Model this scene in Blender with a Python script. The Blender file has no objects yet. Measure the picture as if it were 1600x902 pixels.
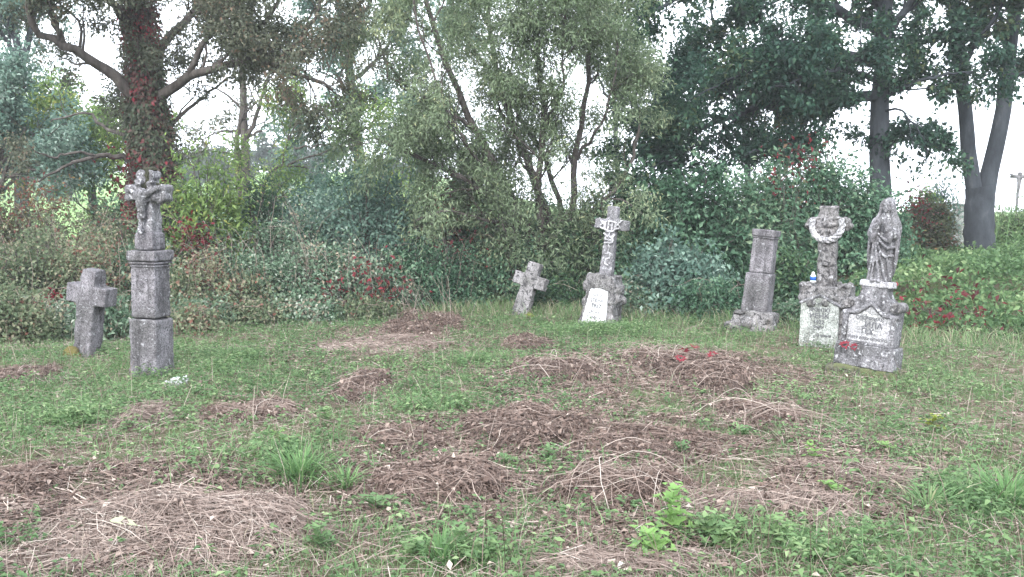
import bpy, bmesh, math
import numpy as np
from mathutils import Vector, Matrix
R = math.radians
SC = bpy.context.scene
COL = SC.collection
rng = np.random.default_rng(11)

# ------------------------------------------------------------------ camera, sky, sun, exposure
F_PX, PITCH, CAM_Z = 1386.0, R(5.0), 1.6
cam_d = bpy.data.cameras.new('camera'); cam = bpy.data.objects.new('camera', cam_d); COL.objects.link(cam)
cam.location = (0, 0, CAM_Z); cam.rotation_euler = (R(90) - PITCH, 0, 0)
cam_d.sensor_width = 36; cam_d.lens = 36 * F_PX / 1600; cam_d.clip_start = 0.05; cam_d.clip_end = 3000
SC.camera = cam

SUN_EL, SUN_ROT = R(36), R(195)
world = bpy.data.worlds.new('World'); SC.world = world; world.use_nodes = True
nt = world.node_tree; nt.nodes.clear()
sky = nt.nodes.new('ShaderNodeTexSky'); sky.sky_type = 'NISHITA'; sky.sun_disc = False
sky.sun_elevation = SUN_EL; sky.sun_rotation = SUN_ROT; sky.dust_density = 4.0
hs = nt.nodes.new('ShaderNodeHueSaturation'); hs.inputs['Saturation'].default_value = 0.25
mixn = nt.nodes.new('ShaderNodeMix'); mixn.data_type = 'RGBA'; mixn.inputs[0].default_value = 0.72
mixn.inputs[7].default_value = (11.1, 11.9, 13.0, 1)           # even white overcast
bg = nt.nodes.new('ShaderNodeBackground'); bg.inputs['Strength'].default_value = 0.14
wo = nt.nodes.new('ShaderNodeOutputWorld')
nt.links.new(sky.outputs[0], hs.inputs['Color']); nt.links.new(hs.outputs[0], mixn.inputs[6])
nt.links.new(mixn.outputs[2], bg.inputs['Color']); nt.links.new(bg.outputs[0], wo.inputs['Surface'])

sun_d = bpy.data.lights.new('sun', 'SUN'); sun_d.energy = 1.5; sun_d.angle = R(40); sun_d.color = (1.0, 0.97, 0.93)
sun = bpy.data.objects.new('sun', sun_d); COL.objects.link(sun)
# Nishita: rotation 0 = sun towards +Y, turning clockwise seen from above
sdir = Vector((math.sin(SUN_ROT) * math.cos(SUN_EL), math.cos(SUN_ROT) * math.cos(SUN_EL), math.sin(SUN_EL)))
sun.rotation_euler = (-sdir).to_track_quat('-Z', 'Y').to_euler(); sun.location = sdir * 40

SC.view_settings.view_transform = 'Standard'; SC.view_settings.look = 'None'
SC.view_settings.gamma = 1.0; SC.view_settings.use_curve_mapping = False
SC.view_settings.exposure = 1.66
SC.cycles.max_bounces = 8; SC.cycles.diffuse_bounces = 4; SC.cycles.transmission_bounces = 4
SC.cycles.transparent_max_bounces = 4; SC.cycles.volume_bounces = 0
SC.cycles.use_denoising = True

# ------------------------------------------------------------------ helpers: numbers
def ray(px, py):
    a, b = (px - 800) / F_PX, (451 - py) / F_PX
    c, s = math.cos(PITCH), math.sin(PITCH)
    return np.array([a, c + b * s, -s + b * c])
def at(px, py, Y):
    d = ray(px, py); return np.array([0, 0, CAM_Z]) + d * (Y / d[1])
def sstep(t):
    t = np.clip(t, 0, 1); return t * t * (3 - 2 * t)
def _h(n):
    n = n.astype(np.uint64) & np.uint64(0xffffffff)
    n = ((n ^ (n >> np.uint64(13))) * np.uint64(1274126177)) & np.uint64(0xffffffff)
    n = n ^ (n >> np.uint64(16)); return n.astype(np.float64) / 4294967295.0
def _hash(ix, iy, iz, seed):
    k = (ix.astype(np.int64) * 374761393 + iy.astype(np.int64) * 668265263 + iz.astype(np.int64) * 2147483647 + seed * 1442695041)
    return _h(k & 0xffffffff)
def vn3(x, y, z, seed=0):
    x, y, z = np.broadcast_arrays(np.asarray(x, float), np.asarray(y, float), np.asarray(z, float))
    ix, iy, iz = np.floor(x), np.floor(y), np.floor(z)
    fx, fy, fz = sstep(x - ix), sstep(y - iy), sstep(z - iz)
    o = 0
    for a in (0, 1):
        for b in (0, 1):
            for c in (0, 1):
                w = (fx if a else 1 - fx) * (fy if b else 1 - fy) * (fz if c else 1 - fz)
                o = o + w * _hash(ix + a, iy + b, iz + c, seed)
    return o
def vn2(x, y, seed=0): return vn3(x, y, np.zeros_like(np.asarray(x, float)) + 0.5, seed)
def fbm2(x, y, seed=0, n=3):
    o, a, t = 0, 1.0, 0
    for i in range(n):
        o = o + a * vn2(x * 2**i + 17.3 * i, y * 2**i - 9.1 * i, seed + i); t += a; a *= 0.5
    return o / t
def fbm3(p, f, seed=0, n=3):
    o, a, t = 0, 1.0, 0
    for i in range(n):
        o = o + a * vn3(p[:, 0] * f * 2**i, p[:, 1] * f * 2**i, p[:, 2] * f * 2**i, seed + i); t += a; a *= 0.5
    return o / t
def unit(v): return v / np.maximum(np.linalg.norm(v, axis=-1, keepdims=True), 1e-9)
def rnd(n, a, b): return rng.uniform(a, b, n)

# ------------------------------------------------------------------ terrain
def bank_start(x): return np.interp(x, [-9, -5, 0, 3, 5, 7, 10], [12.6, 13.2, 14.2, 12.9, 11.2, 9.8, 9.0])
def H(x, y):
    x = np.asarray(x, float); y = np.asarray(y, float)
    near = 0.17 * (fbm2(x / 1.9, y / 1.9, 3) - 0.5) + 0.08 * (fbm2(x / 0.5, y / 0.5, 5) - 0.5)
    near = near * np.clip((60 - y) / 40, 0.2, 1)
    rise = sstep((y - bank_start(x)) / 6.5) * np.interp(x, [-6, 2, 5], [0.35, 0.4, 0.58])
    az = x / np.maximum(y, 1.0)
    far = sstep((y - 26) / 170) * 9 * sstep((-az + 0.12) / 0.25) + sstep((y - 60) / 500) * 1.0
    return near + rise + far
def gz(x, y): return float(H(np.array([x]), np.array([y]))[0])
def gpt(px, py):
    d = ray(px, py); t = CAM_Z / max(-d[2], 1e-3)
    for _ in range(12):
        p = np.array([0, 0, CAM_Z]) + d * t; t += (p[2] - gz(p[0], p[1])) / max(-d[2], 1e-3) * 0.7
    return np.array([0, 0, CAM_Z]) + d * t

# ------------------------------------------------------------------ helpers: objects
def link(o, parent=None):
    COL.objects.link(o)
    if parent is not None: o.parent = parent
    return o
def tag(o, label=None, cat=None, group=None, kind=None):
    if label: o['label'] = label
    if cat: o['category'] = cat
    if group: o['group'] = group
    if kind: o['kind'] = kind
    return o
def thing(name, loc, label, cat, group=None, rot=(0, 0, 0)):
    o = bpy.data.objects.new(name, None); link(o); o.location = tuple(loc); o.rotation_euler = rot
    o.empty_display_size = 0.1
    return tag(o, label, cat, group)
def mesh_np(name, V, Fs, mat, attrs=None, smooth=False):
    me = bpy.data.meshes.new(name)
    V = np.asarray(V, np.float32); Fs = [f for f in Fs if len(f)]
    me.vertices.add(len(V)); me.vertices.foreach_set('co', V.ravel())
    idx = np.concatenate([f.ravel() for f in Fs]).astype(np.int32)
    cnt = np.concatenate([np.full(len(f), f.shape[1]) for f in Fs])
    st = np.concatenate([[0], np.cumsum(cnt)[:-1]]).astype(np.int32)
    me.loops.add(len(idx)); me.loops.foreach_set('vertex_index', idx)
    me.polygons.add(len(cnt)); me.polygons.foreach_set('loop_start', st)
    if smooth: me.polygons.foreach_set('use_smooth', np.ones(len(cnt), bool))
    for k, a in (attrs or {}).items():
        at_ = me.attributes.new(k, 'FLOAT', 'POINT'); at_.data.foreach_set('value', np.asarray(a, np.float32))
    me.update(calc_edges=True)
    if mat is not None: me.materials.append(mat)
    return me
def obj_np(name, V, Fs, mat, parent=None, attrs=None, smooth=False):
    return link(bpy.data.objects.new(name, mesh_np(name, V, Fs, mat, attrs, smooth)), parent)

def tubes(C, Rd, ns=5):
    """C (n,K,3), Rd (n,K) -> V, quads"""
    n, K, _ = C.shape
    T = unit(np.gradient(C, axis=1))
    ref = np.where(np.abs(T[:, :1, 2:3]) > 0.8, np.array([1.0, 0, 0]), np.array([0, 0, 1.0]))
    U = unit(np.cross(T, np.broadcast_to(ref, T.shape))); W = np.cross(T, U)
    a = np.arange(ns) * 2 * math.pi / ns
    V = C[:, :, None] + Rd[:, :, None, None] * (np.cos(a)[:, None] * U[:, :, None] + np.sin(a)[:, None] * W[:, :, None])
    i = np.arange(n)[:, None, None] * K * ns + np.arange(K - 1)[None, :, None] * ns
    s = np.arange(ns)[None, None]; s2 = (s + 1) % ns
    Fq = np.stack([i + s, i + s2, i + ns + s2, i + ns + s], -1).reshape(-1, 4)
    return V.reshape(-1, 3), Fq
def blades3(C, side, w):
    n = len(C); V = np.stack([C[:, 0] - side * w[:, :1] / 2, C[:, 0] + side * w[:, :1] / 2, C[:, 1] + side * w[:, 1:2] / 2, C[:, 1] - side * w[:, 1:2] / 2, C[:, 2]], 1)
    b = np.arange(n) * 5; return V.reshape(-1, 3), np.concatenate([np.stack([b, b + 1, b + 2], 1), np.stack([b, b + 2, b + 3], 1), np.stack([b + 3, b + 2, b + 4], 1)])
def ribbons(C, side, w):
    """C (n,K,3) centre lines, side (n,3), w (n,K) widths"""
    n, K, _ = C.shape
    V = np.stack([C - side[:, None] * w[..., None] / 2, C + side[:, None] * w[..., None] / 2], 2)
    i = np.arange(n)[:, None] * K * 2 + np.arange(K - 1)[None] * 2
    Fq = np.stack([i, i + 1, i + 3, i + 2], -1).reshape(-1, 4)
    return V.reshape(-1, 3), Fq
def leaf_faces(P, D, N, L, asp, fold=0.25, bend=0.0):
    """rhombic leaves folded along the midrib"""
    D = unit(D); S = unit(np.cross(D, N)); N = np.cross(S, D)
    L = L[:, None]; W = L * asp
    mid = P + D * L * 0.42
    V = np.stack([P, mid + S * W / 2 + N * W * fold, P + D * L - N * L * bend, mid - S * W / 2 + N * W * fold], 1)
    b = np.arange(len(P)) * 4
    Ft = np.concatenate([np.stack([b, b + 1, b + 2], 1), np.stack([b, b + 2, b + 3], 1)])
    return V.reshape(-1, 3), Ft
class Acc:
    """collects geometry of ONE mesh"""
    def __init__(s): s.V = []; s.F = {3: [], 4: []}; s.T = []; s.n = 0
    def add(s, V, Fq, tint=None):
        s.V.append(V); s.F[Fq.shape[1]].append(Fq + s.n); s.T.append(np.zeros(len(V)) if tint is None else tint); s.n += len(V)
    def build(s, name, mat, parent=None, smooth=False):
        Fs = [np.concatenate(s.F[k]) for k in (3, 4) if s.F[k]]
        return obj_np(name, np.concatenate(s.V), Fs, mat, parent, {'tint': np.concatenate(s.T)}, smooth)

# ------------------------------------------------------------------ materials
def new_mat(name):
    m = bpy.data.materials.new(name); m.use_nodes = True; t = m.node_tree; t.nodes.clear()
    out = t.nodes.new('ShaderNodeOutputMaterial'); return m, t, out
def ramp(t, stops, fac, interp='LINEAR'):
    r = t.nodes.new('ShaderNodeValToRGB'); e = r.color_ramp; e.interpolation = interp
    while len(e.elements) < len(stops): e.elements.new(0.5)
    for el, (p, c) in zip(e.elements, stops): el.position = p; el.color = (*c, 1) if len(c) == 3 else c
    t.links.new(fac, r.inputs[0]); return r.outputs[0]
def noise(t, scale, detail=4, rough=0.6, coord=None, dist=0.0):
    n = t.nodes.new('ShaderNodeTexNoise'); n.inputs['Scale'].default_value = scale; n.inputs['Detail'].default_value = detail
    n.inputs['Roughness'].default_value = rough; n.inputs['Distortion'].default_value = dist
    if coord is not None: t.links.new(coord, n.inputs['Vector'])
    return n.outputs['Fac']
def mix(t, fac, a, b, mode='MIX'):
    m = t.nodes.new('ShaderNodeMix'); m.data_type = 'RGBA'; m.blend_type = mode
    for k, v in ((0, fac), (6, a), (7, b)):
        if hasattr(v, 'is_linked'): t.links.new(v, m.inputs[k])
        else: m.inputs[k].default_value = v if k == 0 else (*v, 1)
    return m.outputs[2]
LEAFM = {}
LGAIN = dict(brown=1.22, grass=1.12, weed=1.1, willow=1.5, grey_green=1.45, hedge=1.2, bramble=1.3, dry_bramble=1.1, yellow_green=1.3, dark_green=1.2, old_tree=1.05, red=0.9, ivy_mix=1.15, oak=0.95)
def leaf_mat(name, stops, trans=0.4, rough=0.55, spec=0.15, interp='LINEAR'):
    m, t, out = new_mat(name); stops = [(p_, tuple(q * LGAIN.get(name, 1) for q in c_)) for p_, c_ in stops]
    a = t.nodes.new('ShaderNodeAttribute'); a.attribute_name = 'tint'
    c = ramp(t, stops, a.outputs['Fac'], interp)
    p = t.nodes.new('ShaderNodeBsdfPrincipled'); p.inputs['Roughness'].default_value = rough
    p.inputs['Specular IOR Level'].default_value = spec
    tr = t.nodes.new('ShaderNodeBsdfTranslucent'); mx = t.nodes.new('ShaderNodeMixShader'); mx.inputs[0].default_value = trans
    t.links.new(c, p.inputs['Base Color']); t.links.new(c, tr.inputs['Color'])
    t.links.new(p.outputs[0], mx.inputs[1]); t.links.new(tr.outputs[0], mx.inputs[2]); t.links.new(mx.outputs[0], out.inputs[0])
    LEAFM[name] = m; return m
def simple_mat(name, stops, scale, bump=0.3, bscale=None, rough=0.9, spec=0.2, dist=0.0, stretch=None):
    m, t, out = new_mat(name)
    tc = t.nodes.new('ShaderNodeTexCoord'); co = tc.outputs['Object']
    if stretch:
        mp = t.nodes.new('ShaderNodeMapping'); mp.inputs['Scale'].default_value = stretch; t.links.new(co, mp.inputs[0]); co = mp.outputs[0]
    n = noise(t, scale, 6, 0.65, co, dist); c = ramp(t, stops, n)
    p = t.nodes.new('ShaderNodeBsdfPrincipled'); p.inputs['Roughness'].default_value = rough; p.inputs['Specular IOR Level'].default_value = spec
    t.links.new(c, p.inputs['Base Color'])
    b = t.nodes.new('ShaderNodeBump'); b.inputs['Strength'].default_value = bump; b.inputs['Distance'].default_value = 0.02
    t.links.new(noise(t, bscale or scale * 3, 5, 0.7, co), b.inputs['Height']); t.links.new(b.outputs[0], p.inputs['Normal'])
    t.links.new(p.outputs[0], out.inputs[0]); return m
def stone_mat(name, base, light, dark, wlich=0.60, dlich=0.62, moss=0.66, white=(0.50, 0.50, 0.52), gain=0.66):
    m, t, out = new_mat(name)
    tc = t.nodes.new('ShaderNodeTexCoord'); co = tc.outputs['Object']
    dark, base, light, white = (tuple(q * gain for q in c_) for c_ in (dark, base, light, white))
    c = ramp(t, [(0.3, dark), (0.5, base), (0.7, light)], noise(t, 6, 6, 0.7, co, 0.4))
    mp = t.nodes.new('ShaderNodeMapping'); mp.inputs['Scale'].default_value = (1, 1, 0.16); t.links.new(co, mp.inputs[0])
    c = mix(t, 1.0, c, ramp(t, [(0.32, (0.5, 0.5, 0.5)), (0.52, (1, 1, 1)), (0.72, (1.25, 1.25, 1.25))], noise(t, 13, 5, 0.65, mp.outputs[0], 0.5)), 'MULTIPLY')
    c = mix(t, 1.0, c, ramp(t, [(0.35, (0.72, 0.74, 0.70)), (0.6, (1.1, 1.1, 1.1))], noise(t, 2.6, 3, 0.6, co)), 'MULTIPLY')
    sp = ramp(t, [(0.38, (0.35, 0.35, 0.35)), (0.55, (1, 1, 1)), (0.7, (1.3, 1.3, 1.3))], noise(t, 70, 4, 0.75, co))
    c = mix(t, 1.0, c, sp, 'MULTIPLY')
    w = ramp(t, [(wlich, (0, 0, 0)), (wlich + 0.06, (1, 1, 1))], noise(t, 26, 5, 0.65, co, 0.6)); c = mix(t, w, c, white)
    d = ramp(t, [(dlich, (0, 0, 0)), (dlich + 0.05, (1, 1, 1))], noise(t, 19, 6, 0.7, co, 0.3)); c = mix(t, d, c, (0.045, 0.043, 0.045))
    g = ramp(t, [(moss, (0, 0, 0)), (moss + 0.08, (1, 1, 1))], noise(t, 7.3, 5, 0.7, co)); c = mix(t, g, c, (0.09, 0.10, 0.05))
    p = t.nodes.new('ShaderNodeBsdfPrincipled'); p.inputs['Roughness'].default_value = 0.95; p.inputs['Specular IOR Level'].default_value = 0.15
    t.links.new(c, p.inputs['Base Color'])
    b = t.nodes.new('ShaderNodeBump'); b.inputs['Strength'].default_value = 0.7; b.inputs['Distance'].default_value = 0.012
    t.links.new(noise(t, 75, 6, 0.75, co), b.inputs['Height']); t.links.new(b.outputs[0], p.inputs['Normal'])
    t.links.new(p.outputs[0], out.inputs[0]); return m
M = {}
M['granite'] = stone_mat('grey_sandstone', (0.25, 0.235, 0.255), (0.34, 0.32, 0.345), (0.16, 0.15, 0.165), 0.61, 0.63, 0.68, (0.44, 0.44, 0.46), 0.64)
M['spotted'] = stone_mat('spotted_stone', (0.30, 0.285, 0.29), (0.40, 0.38, 0.38), (0.17, 0.16, 0.165), 0.60, 0.535, 0.72)
M['blotched'] = stone_mat('black_blotched_stone', (0.36, 0.34, 0.35), (0.46, 0.44, 0.45), (0.24, 0.23, 0.235), 0.62, 0.53, 0.76)
M['lightrope'] = stone_mat('pale_carved_stone', (0.42, 0.41, 0.43), (0.52, 0.51, 0.53), (0.28, 0.27, 0.29), 0.56, 0.66, 0.8, (0.62, 0.62, 0.64), 0.9)
M['marbled'] = stone_mat('weathered_pale_stone', (0.27, 0.26, 0.28), (0.37, 0.36, 0.38), (0.16, 0.155, 0.165), 0.57, 0.63, 0.75, (0.52, 0.52, 0.54))
M['white'] = stone_mat('white_plaque_stone', (0.68, 0.68, 0.70), (0.78, 0.78, 0.79), (0.50, 0.50, 0.52), 0.55, 0.60, 0.80, (0.80, 0.80, 0.80), 0.95)
M['palegreen'] = stone_mat('greenish_plaque_stone', (0.46, 0.48, 0.45), (0.58, 0.60, 0.57), (0.28, 0.30, 0.28), 0.56, 0.67, 0.66, (0.66, 0.68, 0.66))
M['mossy'] = stone_mat('mossy_stone', (0.17, 0.16, 0.13), (0.27, 0.26, 0.23), (0.08, 0.075, 0.06), 0.64, 0.60, 0.45)
M['carved'] = simple_mat('carved_letter_shade', [(0.3, (0.05, 0.05, 0.055)), (0.7, (0.14, 0.14, 0.15))], 60)  # letters stand proud; dark colour stands in for shade inside cut ones
M['bark'] = simple_mat('grey_brown_bark', [(0.3, (0.035, 0.03, 0.028)), (0.55, (0.085, 0.073, 0.067)), (0.75, (0.15, 0.14, 0.13))], 9, 0.9, 22, stretch=(1, 1, 0.22))
M['bark_s'] = simple_mat('smooth_grey_bark', [(0.3, (0.018, 0.021, 0.026)), (0.6, (0.042, 0.048, 0.056)), (0.8, (0.085, 0.092, 0.10))], 5, 0.8, 30, stretch=(1, 1, 0.4))
M['mound'] = simple_mat('matted_dead_litter', [(0.3, (0.035, 0.024, 0.018)), (0.55, (0.095, 0.065, 0.05)), (0.8, (0.17, 0.125, 0.10))], 14, 1.0, 60)
M['foil'] = simple_mat('white_plastic', [(0.3, (0.35, 0.35, 0.38)), (0.8, (0.60, 0.60, 0.64))], 12, 0.6, 30, 0.45, 0.5)
M['glass_blue'] = simple_mat('blue_glass', [(0.3, (0.01, 0.06, 0.30)), (0.7, (0.02, 0.11, 0.45))], 10, 0.0, 30, 0.2, 0.6)
M['tin'] = simple_mat('white_tin', [(0.3, (0.65, 0.65, 0.62)), (0.8, (0.8, 0.8, 0.78))], 10, 0.1, 30, 0.4, 0.5)

leaf_mat('willow', [(0, (0.07, 0.10, 0.056)), (0.5, (0.115, 0.15, 0.09)), (0.85, (0.165, 0.205, 0.13)), (1, (0.235, 0.25, 0.14))])
leaf_mat('old_tree', [(0, (0.06, 0.07, 0.048)), (0.5, (0.10, 0.115, 0.08)), (0.85, (0.14, 0.14, 0.10)), (1, (0.15, 0.105, 0.075))])
leaf_mat('oak', [(0, (0.02, 0.05, 0.038)), (0.5, (0.038, 0.086, 0.058)), (0.9, (0.068, 0.13, 0.075)), (1, (0.11, 0.14, 0.07))])
leaf_mat('grey_green', [(0, (0.05, 0.09, 0.072)), (0.5, (0.085, 0.14, 0.11)), (0.9, (0.14, 0.20, 0.16)), (1, (0.22, 0.28, 0.24))])
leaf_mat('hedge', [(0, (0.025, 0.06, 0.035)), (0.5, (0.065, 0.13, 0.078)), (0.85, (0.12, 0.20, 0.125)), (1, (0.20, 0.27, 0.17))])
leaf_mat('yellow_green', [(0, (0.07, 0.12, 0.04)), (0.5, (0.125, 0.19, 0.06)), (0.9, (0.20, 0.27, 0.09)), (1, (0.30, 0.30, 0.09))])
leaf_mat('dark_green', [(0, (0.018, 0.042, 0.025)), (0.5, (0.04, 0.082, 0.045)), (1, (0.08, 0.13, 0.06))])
leaf_mat('bramble', [(0, (0.05, 0.09, 0.055)), (0.45, (0.095, 0.15, 0.095)), (0.8, (0.16, 0.21, 0.15)), (0.92, (0.28, 0.31, 0.26)), (1, (0.24, 0.20, 0.15))])
leaf_mat('dry_bramble', [(0, (0.07, 0.10, 0.055)), (0.4, (0.13, 0.165, 0.095)), (0.7, (0.21, 0.22, 0.14)), (0.88, (0.26, 0.22, 0.16)), (1, (0.17, 0.08, 0.06))])
leaf_mat('red', [(0, (0.06, 0.022, 0.022)), (0.4, (0.13, 0.028, 0.034)), (0.7, (0.22, 0.035, 0.045)), (0.85, (0.15, 0.07, 0.045)), (1, (0.11, 0.11, 0.06))])
leaf_mat('ivy_mix', [(0, (0.04, 0.06, 0.04)), (0.4, (0.085, 0.105, 0.07)), (0.6, (0.095, 0.065, 0.055)), (0.8, (0.12, 0.045, 0.045)), (1, (0.27, 0.035, 0.055))])
leaf_mat('red_bush', [(0, (0.05, 0.065, 0.04)), (0.45, (0.11, 0.12, 0.065)), (0.62, (0.13, 0.07, 0.05)), (0.85, (0.18, 0.045, 0.048)), (1, (0.26, 0.19, 0.08))])
leaf_mat('grass', [(0, (0.07, 0.13, 0.055)), (0.5, (0.115, 0.20, 0.085)), (0.8, (0.165, 0.25, 0.115)), (0.9, (0.25, 0.25, 0.15)), (1, (0.34, 0.29, 0.22))])
leaf_mat('lush', [(0, (0.07, 0.14, 0.055)), (0.6, (0.115, 0.215, 0.08)), (1, (0.18, 0.28, 0.12))])
leaf_mat('weed', [(0, (0.055, 0.105, 0.045)), (0.5, (0.098, 0.165, 0.072)), (0.85, (0.15, 0.225, 0.10)), (1, (0.225, 0.29, 0.15))])
leaf_mat('bright', [(0, (0.12, 0.22, 0.06)), (1, (0.20, 0.33, 0.11))])
leaf_mat('olive', [(0, (0.14, 0.19, 0.03)), (1, (0.22, 0.26, 0.05))])
leaf_mat('straw', [(0, (0.11, 0.08, 0.068)), (0.4, (0.21, 0.16, 0.137)), (0.8, (0.33, 0.265, 0.23)), (1, (0.48, 0.43, 0.38))], 0.15, 0.7, 0.2)
leaf_mat('brown', [(0, (0.04, 0.027, 0.023)), (0.4, (0.105, 0.073, 0.061)), (0.75, (0.185, 0.138, 0.117)), (1, (0.34, 0.285, 0.245))], 0.15, 0.7, 0.2)
leaf_mat('far', [(0, (0.05, 0.07, 0.06)), (1, (0.10, 0.13, 0.10))])

def ground_mat():
    m, t, out = new_mat('cemetery_ground')
    tc = t.nodes.new('ShaderNodeTexCoord'); co = tc.outputs['Object']
    c = ramp(t, [(0.3, (0.04, 0.03, 0.022)), (0.5, (0.10, 0.075, 0.055)), (0.75, (0.19, 0.15, 0.115))], noise(t, 11, 7, 0.75, co, 0.8))
    g = ramp(t, [(0.42, (0, 0, 0)), (0.6, (1, 1, 1))], noise(t, 1.6, 5, 0.7, co))
    gc = ramp(t, [(0.3, (0.045, 0.075, 0.03)), (0.7, (0.11, 0.16, 0.06))], noise(t, 20, 5, 0.7, co))
    c = mix(t, g, c, gc)
    # open mown meadow farther off
    sx = t.nodes.new('ShaderNodeSeparateXYZ'); t.links.new(co, sx.inputs[0])
    mr = t.nodes.new('ShaderNodeMapRange'); mr.inputs[1].default_value = 22; mr.inputs[2].default_value = 32; t.links.new(sx.outputs['Y'], mr.inputs[0])
    mc = ramp(t, [(0.3, (0.13, 0.22, 0.075)), (0.7, (0.20, 0.30, 0.11))], noise(t, 0.15, 5, 0.6, co))
    c = mix(t, mr.outputs[0], c, mc)
    p = t.nodes.new('ShaderNodeBsdfPrincipled'); p.inputs['Roughness'].default_value = 1; p.inputs['Specular IOR Level'].default_value = 0.1
    t.links.new(c, p.inputs['Base Color'])
    b = t.nodes.new('ShaderNodeBump'); b.inputs['Strength'].default_value = 1; b.inputs['Distance'].default_value = 0.03
    t.links.new(noise(t, 40, 5, 0.75, co), b.inputs['Height']); t.links.new(b.outputs[0], p.inputs['Normal'])
    t.links.new(p.outputs[0], out.inputs[0]); return m

# ------------------------------------------------------------------ ground sheet
def axis(lo, hi, step, far, grow=1.22):
    a = list(np.arange(lo, hi, step)); s = step
    b = [a[-1]]
    while b[-1] < far: s *= grow; b.append(b[-1] + s)
    s = step; c = [a[0]]
    while c[-1] > -far: s *= grow; c.append(c[-1] - s)
    return np.array(c[1:][::-1] + a + b[1:])
gx = axis(-9, 9, 0.13, 320); gy = axis(2, 19, 0.13, 320)
X, Y = np.meshgrid(gx, gy); nX, nY = len(gx), len(gy)
V = np.stack([X.ravel(), Y.ravel(), H(X.ravel(), Y.ravel())], 1)
i = (np.arange(nY - 1)[:, None] * nX + np.arange(nX - 1)[None]).ravel()
tag(obj_np('ground', V, [np.stack([i, i + 1, i + 1 + nX, i + nX], 1)], ground_mat(), smooth=True), kind='structure')

# ------------------------------------------------------------------ stone building kit
def add_box(bm, c, s, top=(1, 1), rz=0.0, ry=0.0):
    x, y, z = (k / 2 for k in s); vs = []
    for zz, (tx, ty) in ((-z, (1, 1)), (z, top)):
        for sx, sy in ((-1, -1), (1, -1), (1, 1), (-1, 1)): vs.append(Vector((sx * x * tx, sy * y * ty, zz)))
    m = Matrix.Rotation(rz, 4, 'Z') @ Matrix.Rotation(ry, 4, 'Y')
    vs = [bm.verts.new(m @ v + Vector(c)) for v in vs]
    for f in ((3, 2, 1, 0), (4, 5, 6, 7), (0, 1, 5, 4), (1, 2, 6, 5), (2, 3, 7, 6), (3, 0, 4, 7)): bm.faces.new([vs[k] for k in f])
def add_prism(bm, pts, y0, y1):
    """outline pts (x,z) counter-clockwise seen from the front (-Y), extruded y0 (front) .. y1 (back)"""
    a = [bm.verts.new((x, y0, z)) for x, z in pts]; b = [bm.verts.new((x, y1, z)) for x, z in pts]
    bm.faces.new(a); bm.faces.new(b[::-1]); n = len(pts)
    for k in range(n): bm.faces.new((a[(k + 1) % n], a[k], b[k], b[(k + 1) % n]))
def add_ball(bm, c, r, seg=14):
    r = (r, r, r) if np.isscalar(r) else r
    bmesh.ops.create_uvsphere(bm, u_segments=seg, v_segments=seg // 2 + 1, radius=1, matrix=Matrix.Translation(Vector(c)) @ Matrix.Diagonal((*r, 1)))
def add_cyl(bm, p0, p1, r0, r1=None, seg=14):
    p0, p1 = Vector(p0), Vector(p1); d = p1 - p0
    mt = Matrix.Translation((p0 + p1) / 2) @ d.to_track_quat('Z', 'Y').to_matrix().to_4x4()
    bmesh.ops.create_cone(bm, cap_ends=True, segments=seg, radius1=r0, radius2=r0 if r1 is None else r1, depth=d.length, matrix=mt)
def add_chain(bm, pts, rads, seg=10):
    for k, (p, r) in enumerate(zip(pts, rads)):
        add_ball(bm, p, r, seg)
        if k: add_cyl(bm, pts[k - 1], p, rads[k - 1], r, seg)
def add_loft(bm, rings):
    vr = [[bm.verts.new(p) for p in ring] for ring in rings]; n = len(rings[0])
    for a, b in zip(vr[:-1], vr[1:]):
        for k in range(n): bm.faces.new((a[k], a[(k + 1) % n], b[(k + 1) % n], b[k]))
    bm.faces.new(vr[0][::-1]); bm.faces.new(vr[-1])
def stone(name, bm, mat, parent, voxel=0.012, rough=0.006, chip=0.01, seed=0, freq=30):
    bmesh.ops.recalc_face_normals(bm, faces=bm.faces)
    me = bpy.data.meshes.new('tmp'); bm.to_mesh(me); bm.free()
    tmp = bpy.data.objects.new('tmp', me); COL.objects.link(tmp)
    md = tmp.modifiers.new('r', 'REMESH'); md.mode = 'VOXEL'; md.voxel_size = voxel * (1.18 if voxel > 0.0075 else 1)
    dg = bpy.context.evaluated_depsgraph_get()
    m2 = bpy.data.meshes.new_from_object(tmp.evaluated_get(dg)); m2.name = name
    bpy.data.objects.remove(tmp); bpy.data.meshes.remove(me)
    n = len(m2.vertices); P = np.zeros(n * 3); m2.vertices.foreach_get('co', P); P = P.reshape(-1, 3)
    Nn = np.zeros(n * 3); m2.vertices.foreach_get('normal', Nn); Nn = Nn.reshape(-1, 3)
    d = (fbm3(P, freq, seed) - 0.5) * 2 * rough
    c = fbm3(P, 9, seed + 50, 2); d = d - np.clip(c - 0.62, 0, 1) * 6 * chip + (fbm3(P, 4, seed + 90, 1) - 0.5) * chip
    P = P + Nn * d[:, None]
    m2.vertices.foreach_set('co', P.ravel()); m2.polygons.foreach_set('use_smooth', np.ones(len(m2.polygons), bool)); m2.update()
    m2.materials.clear(); m2.materials.append(mat)
    return link(bpy.data.objects.new(name, m2), parent)
def B(): return bmesh.new()
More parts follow.
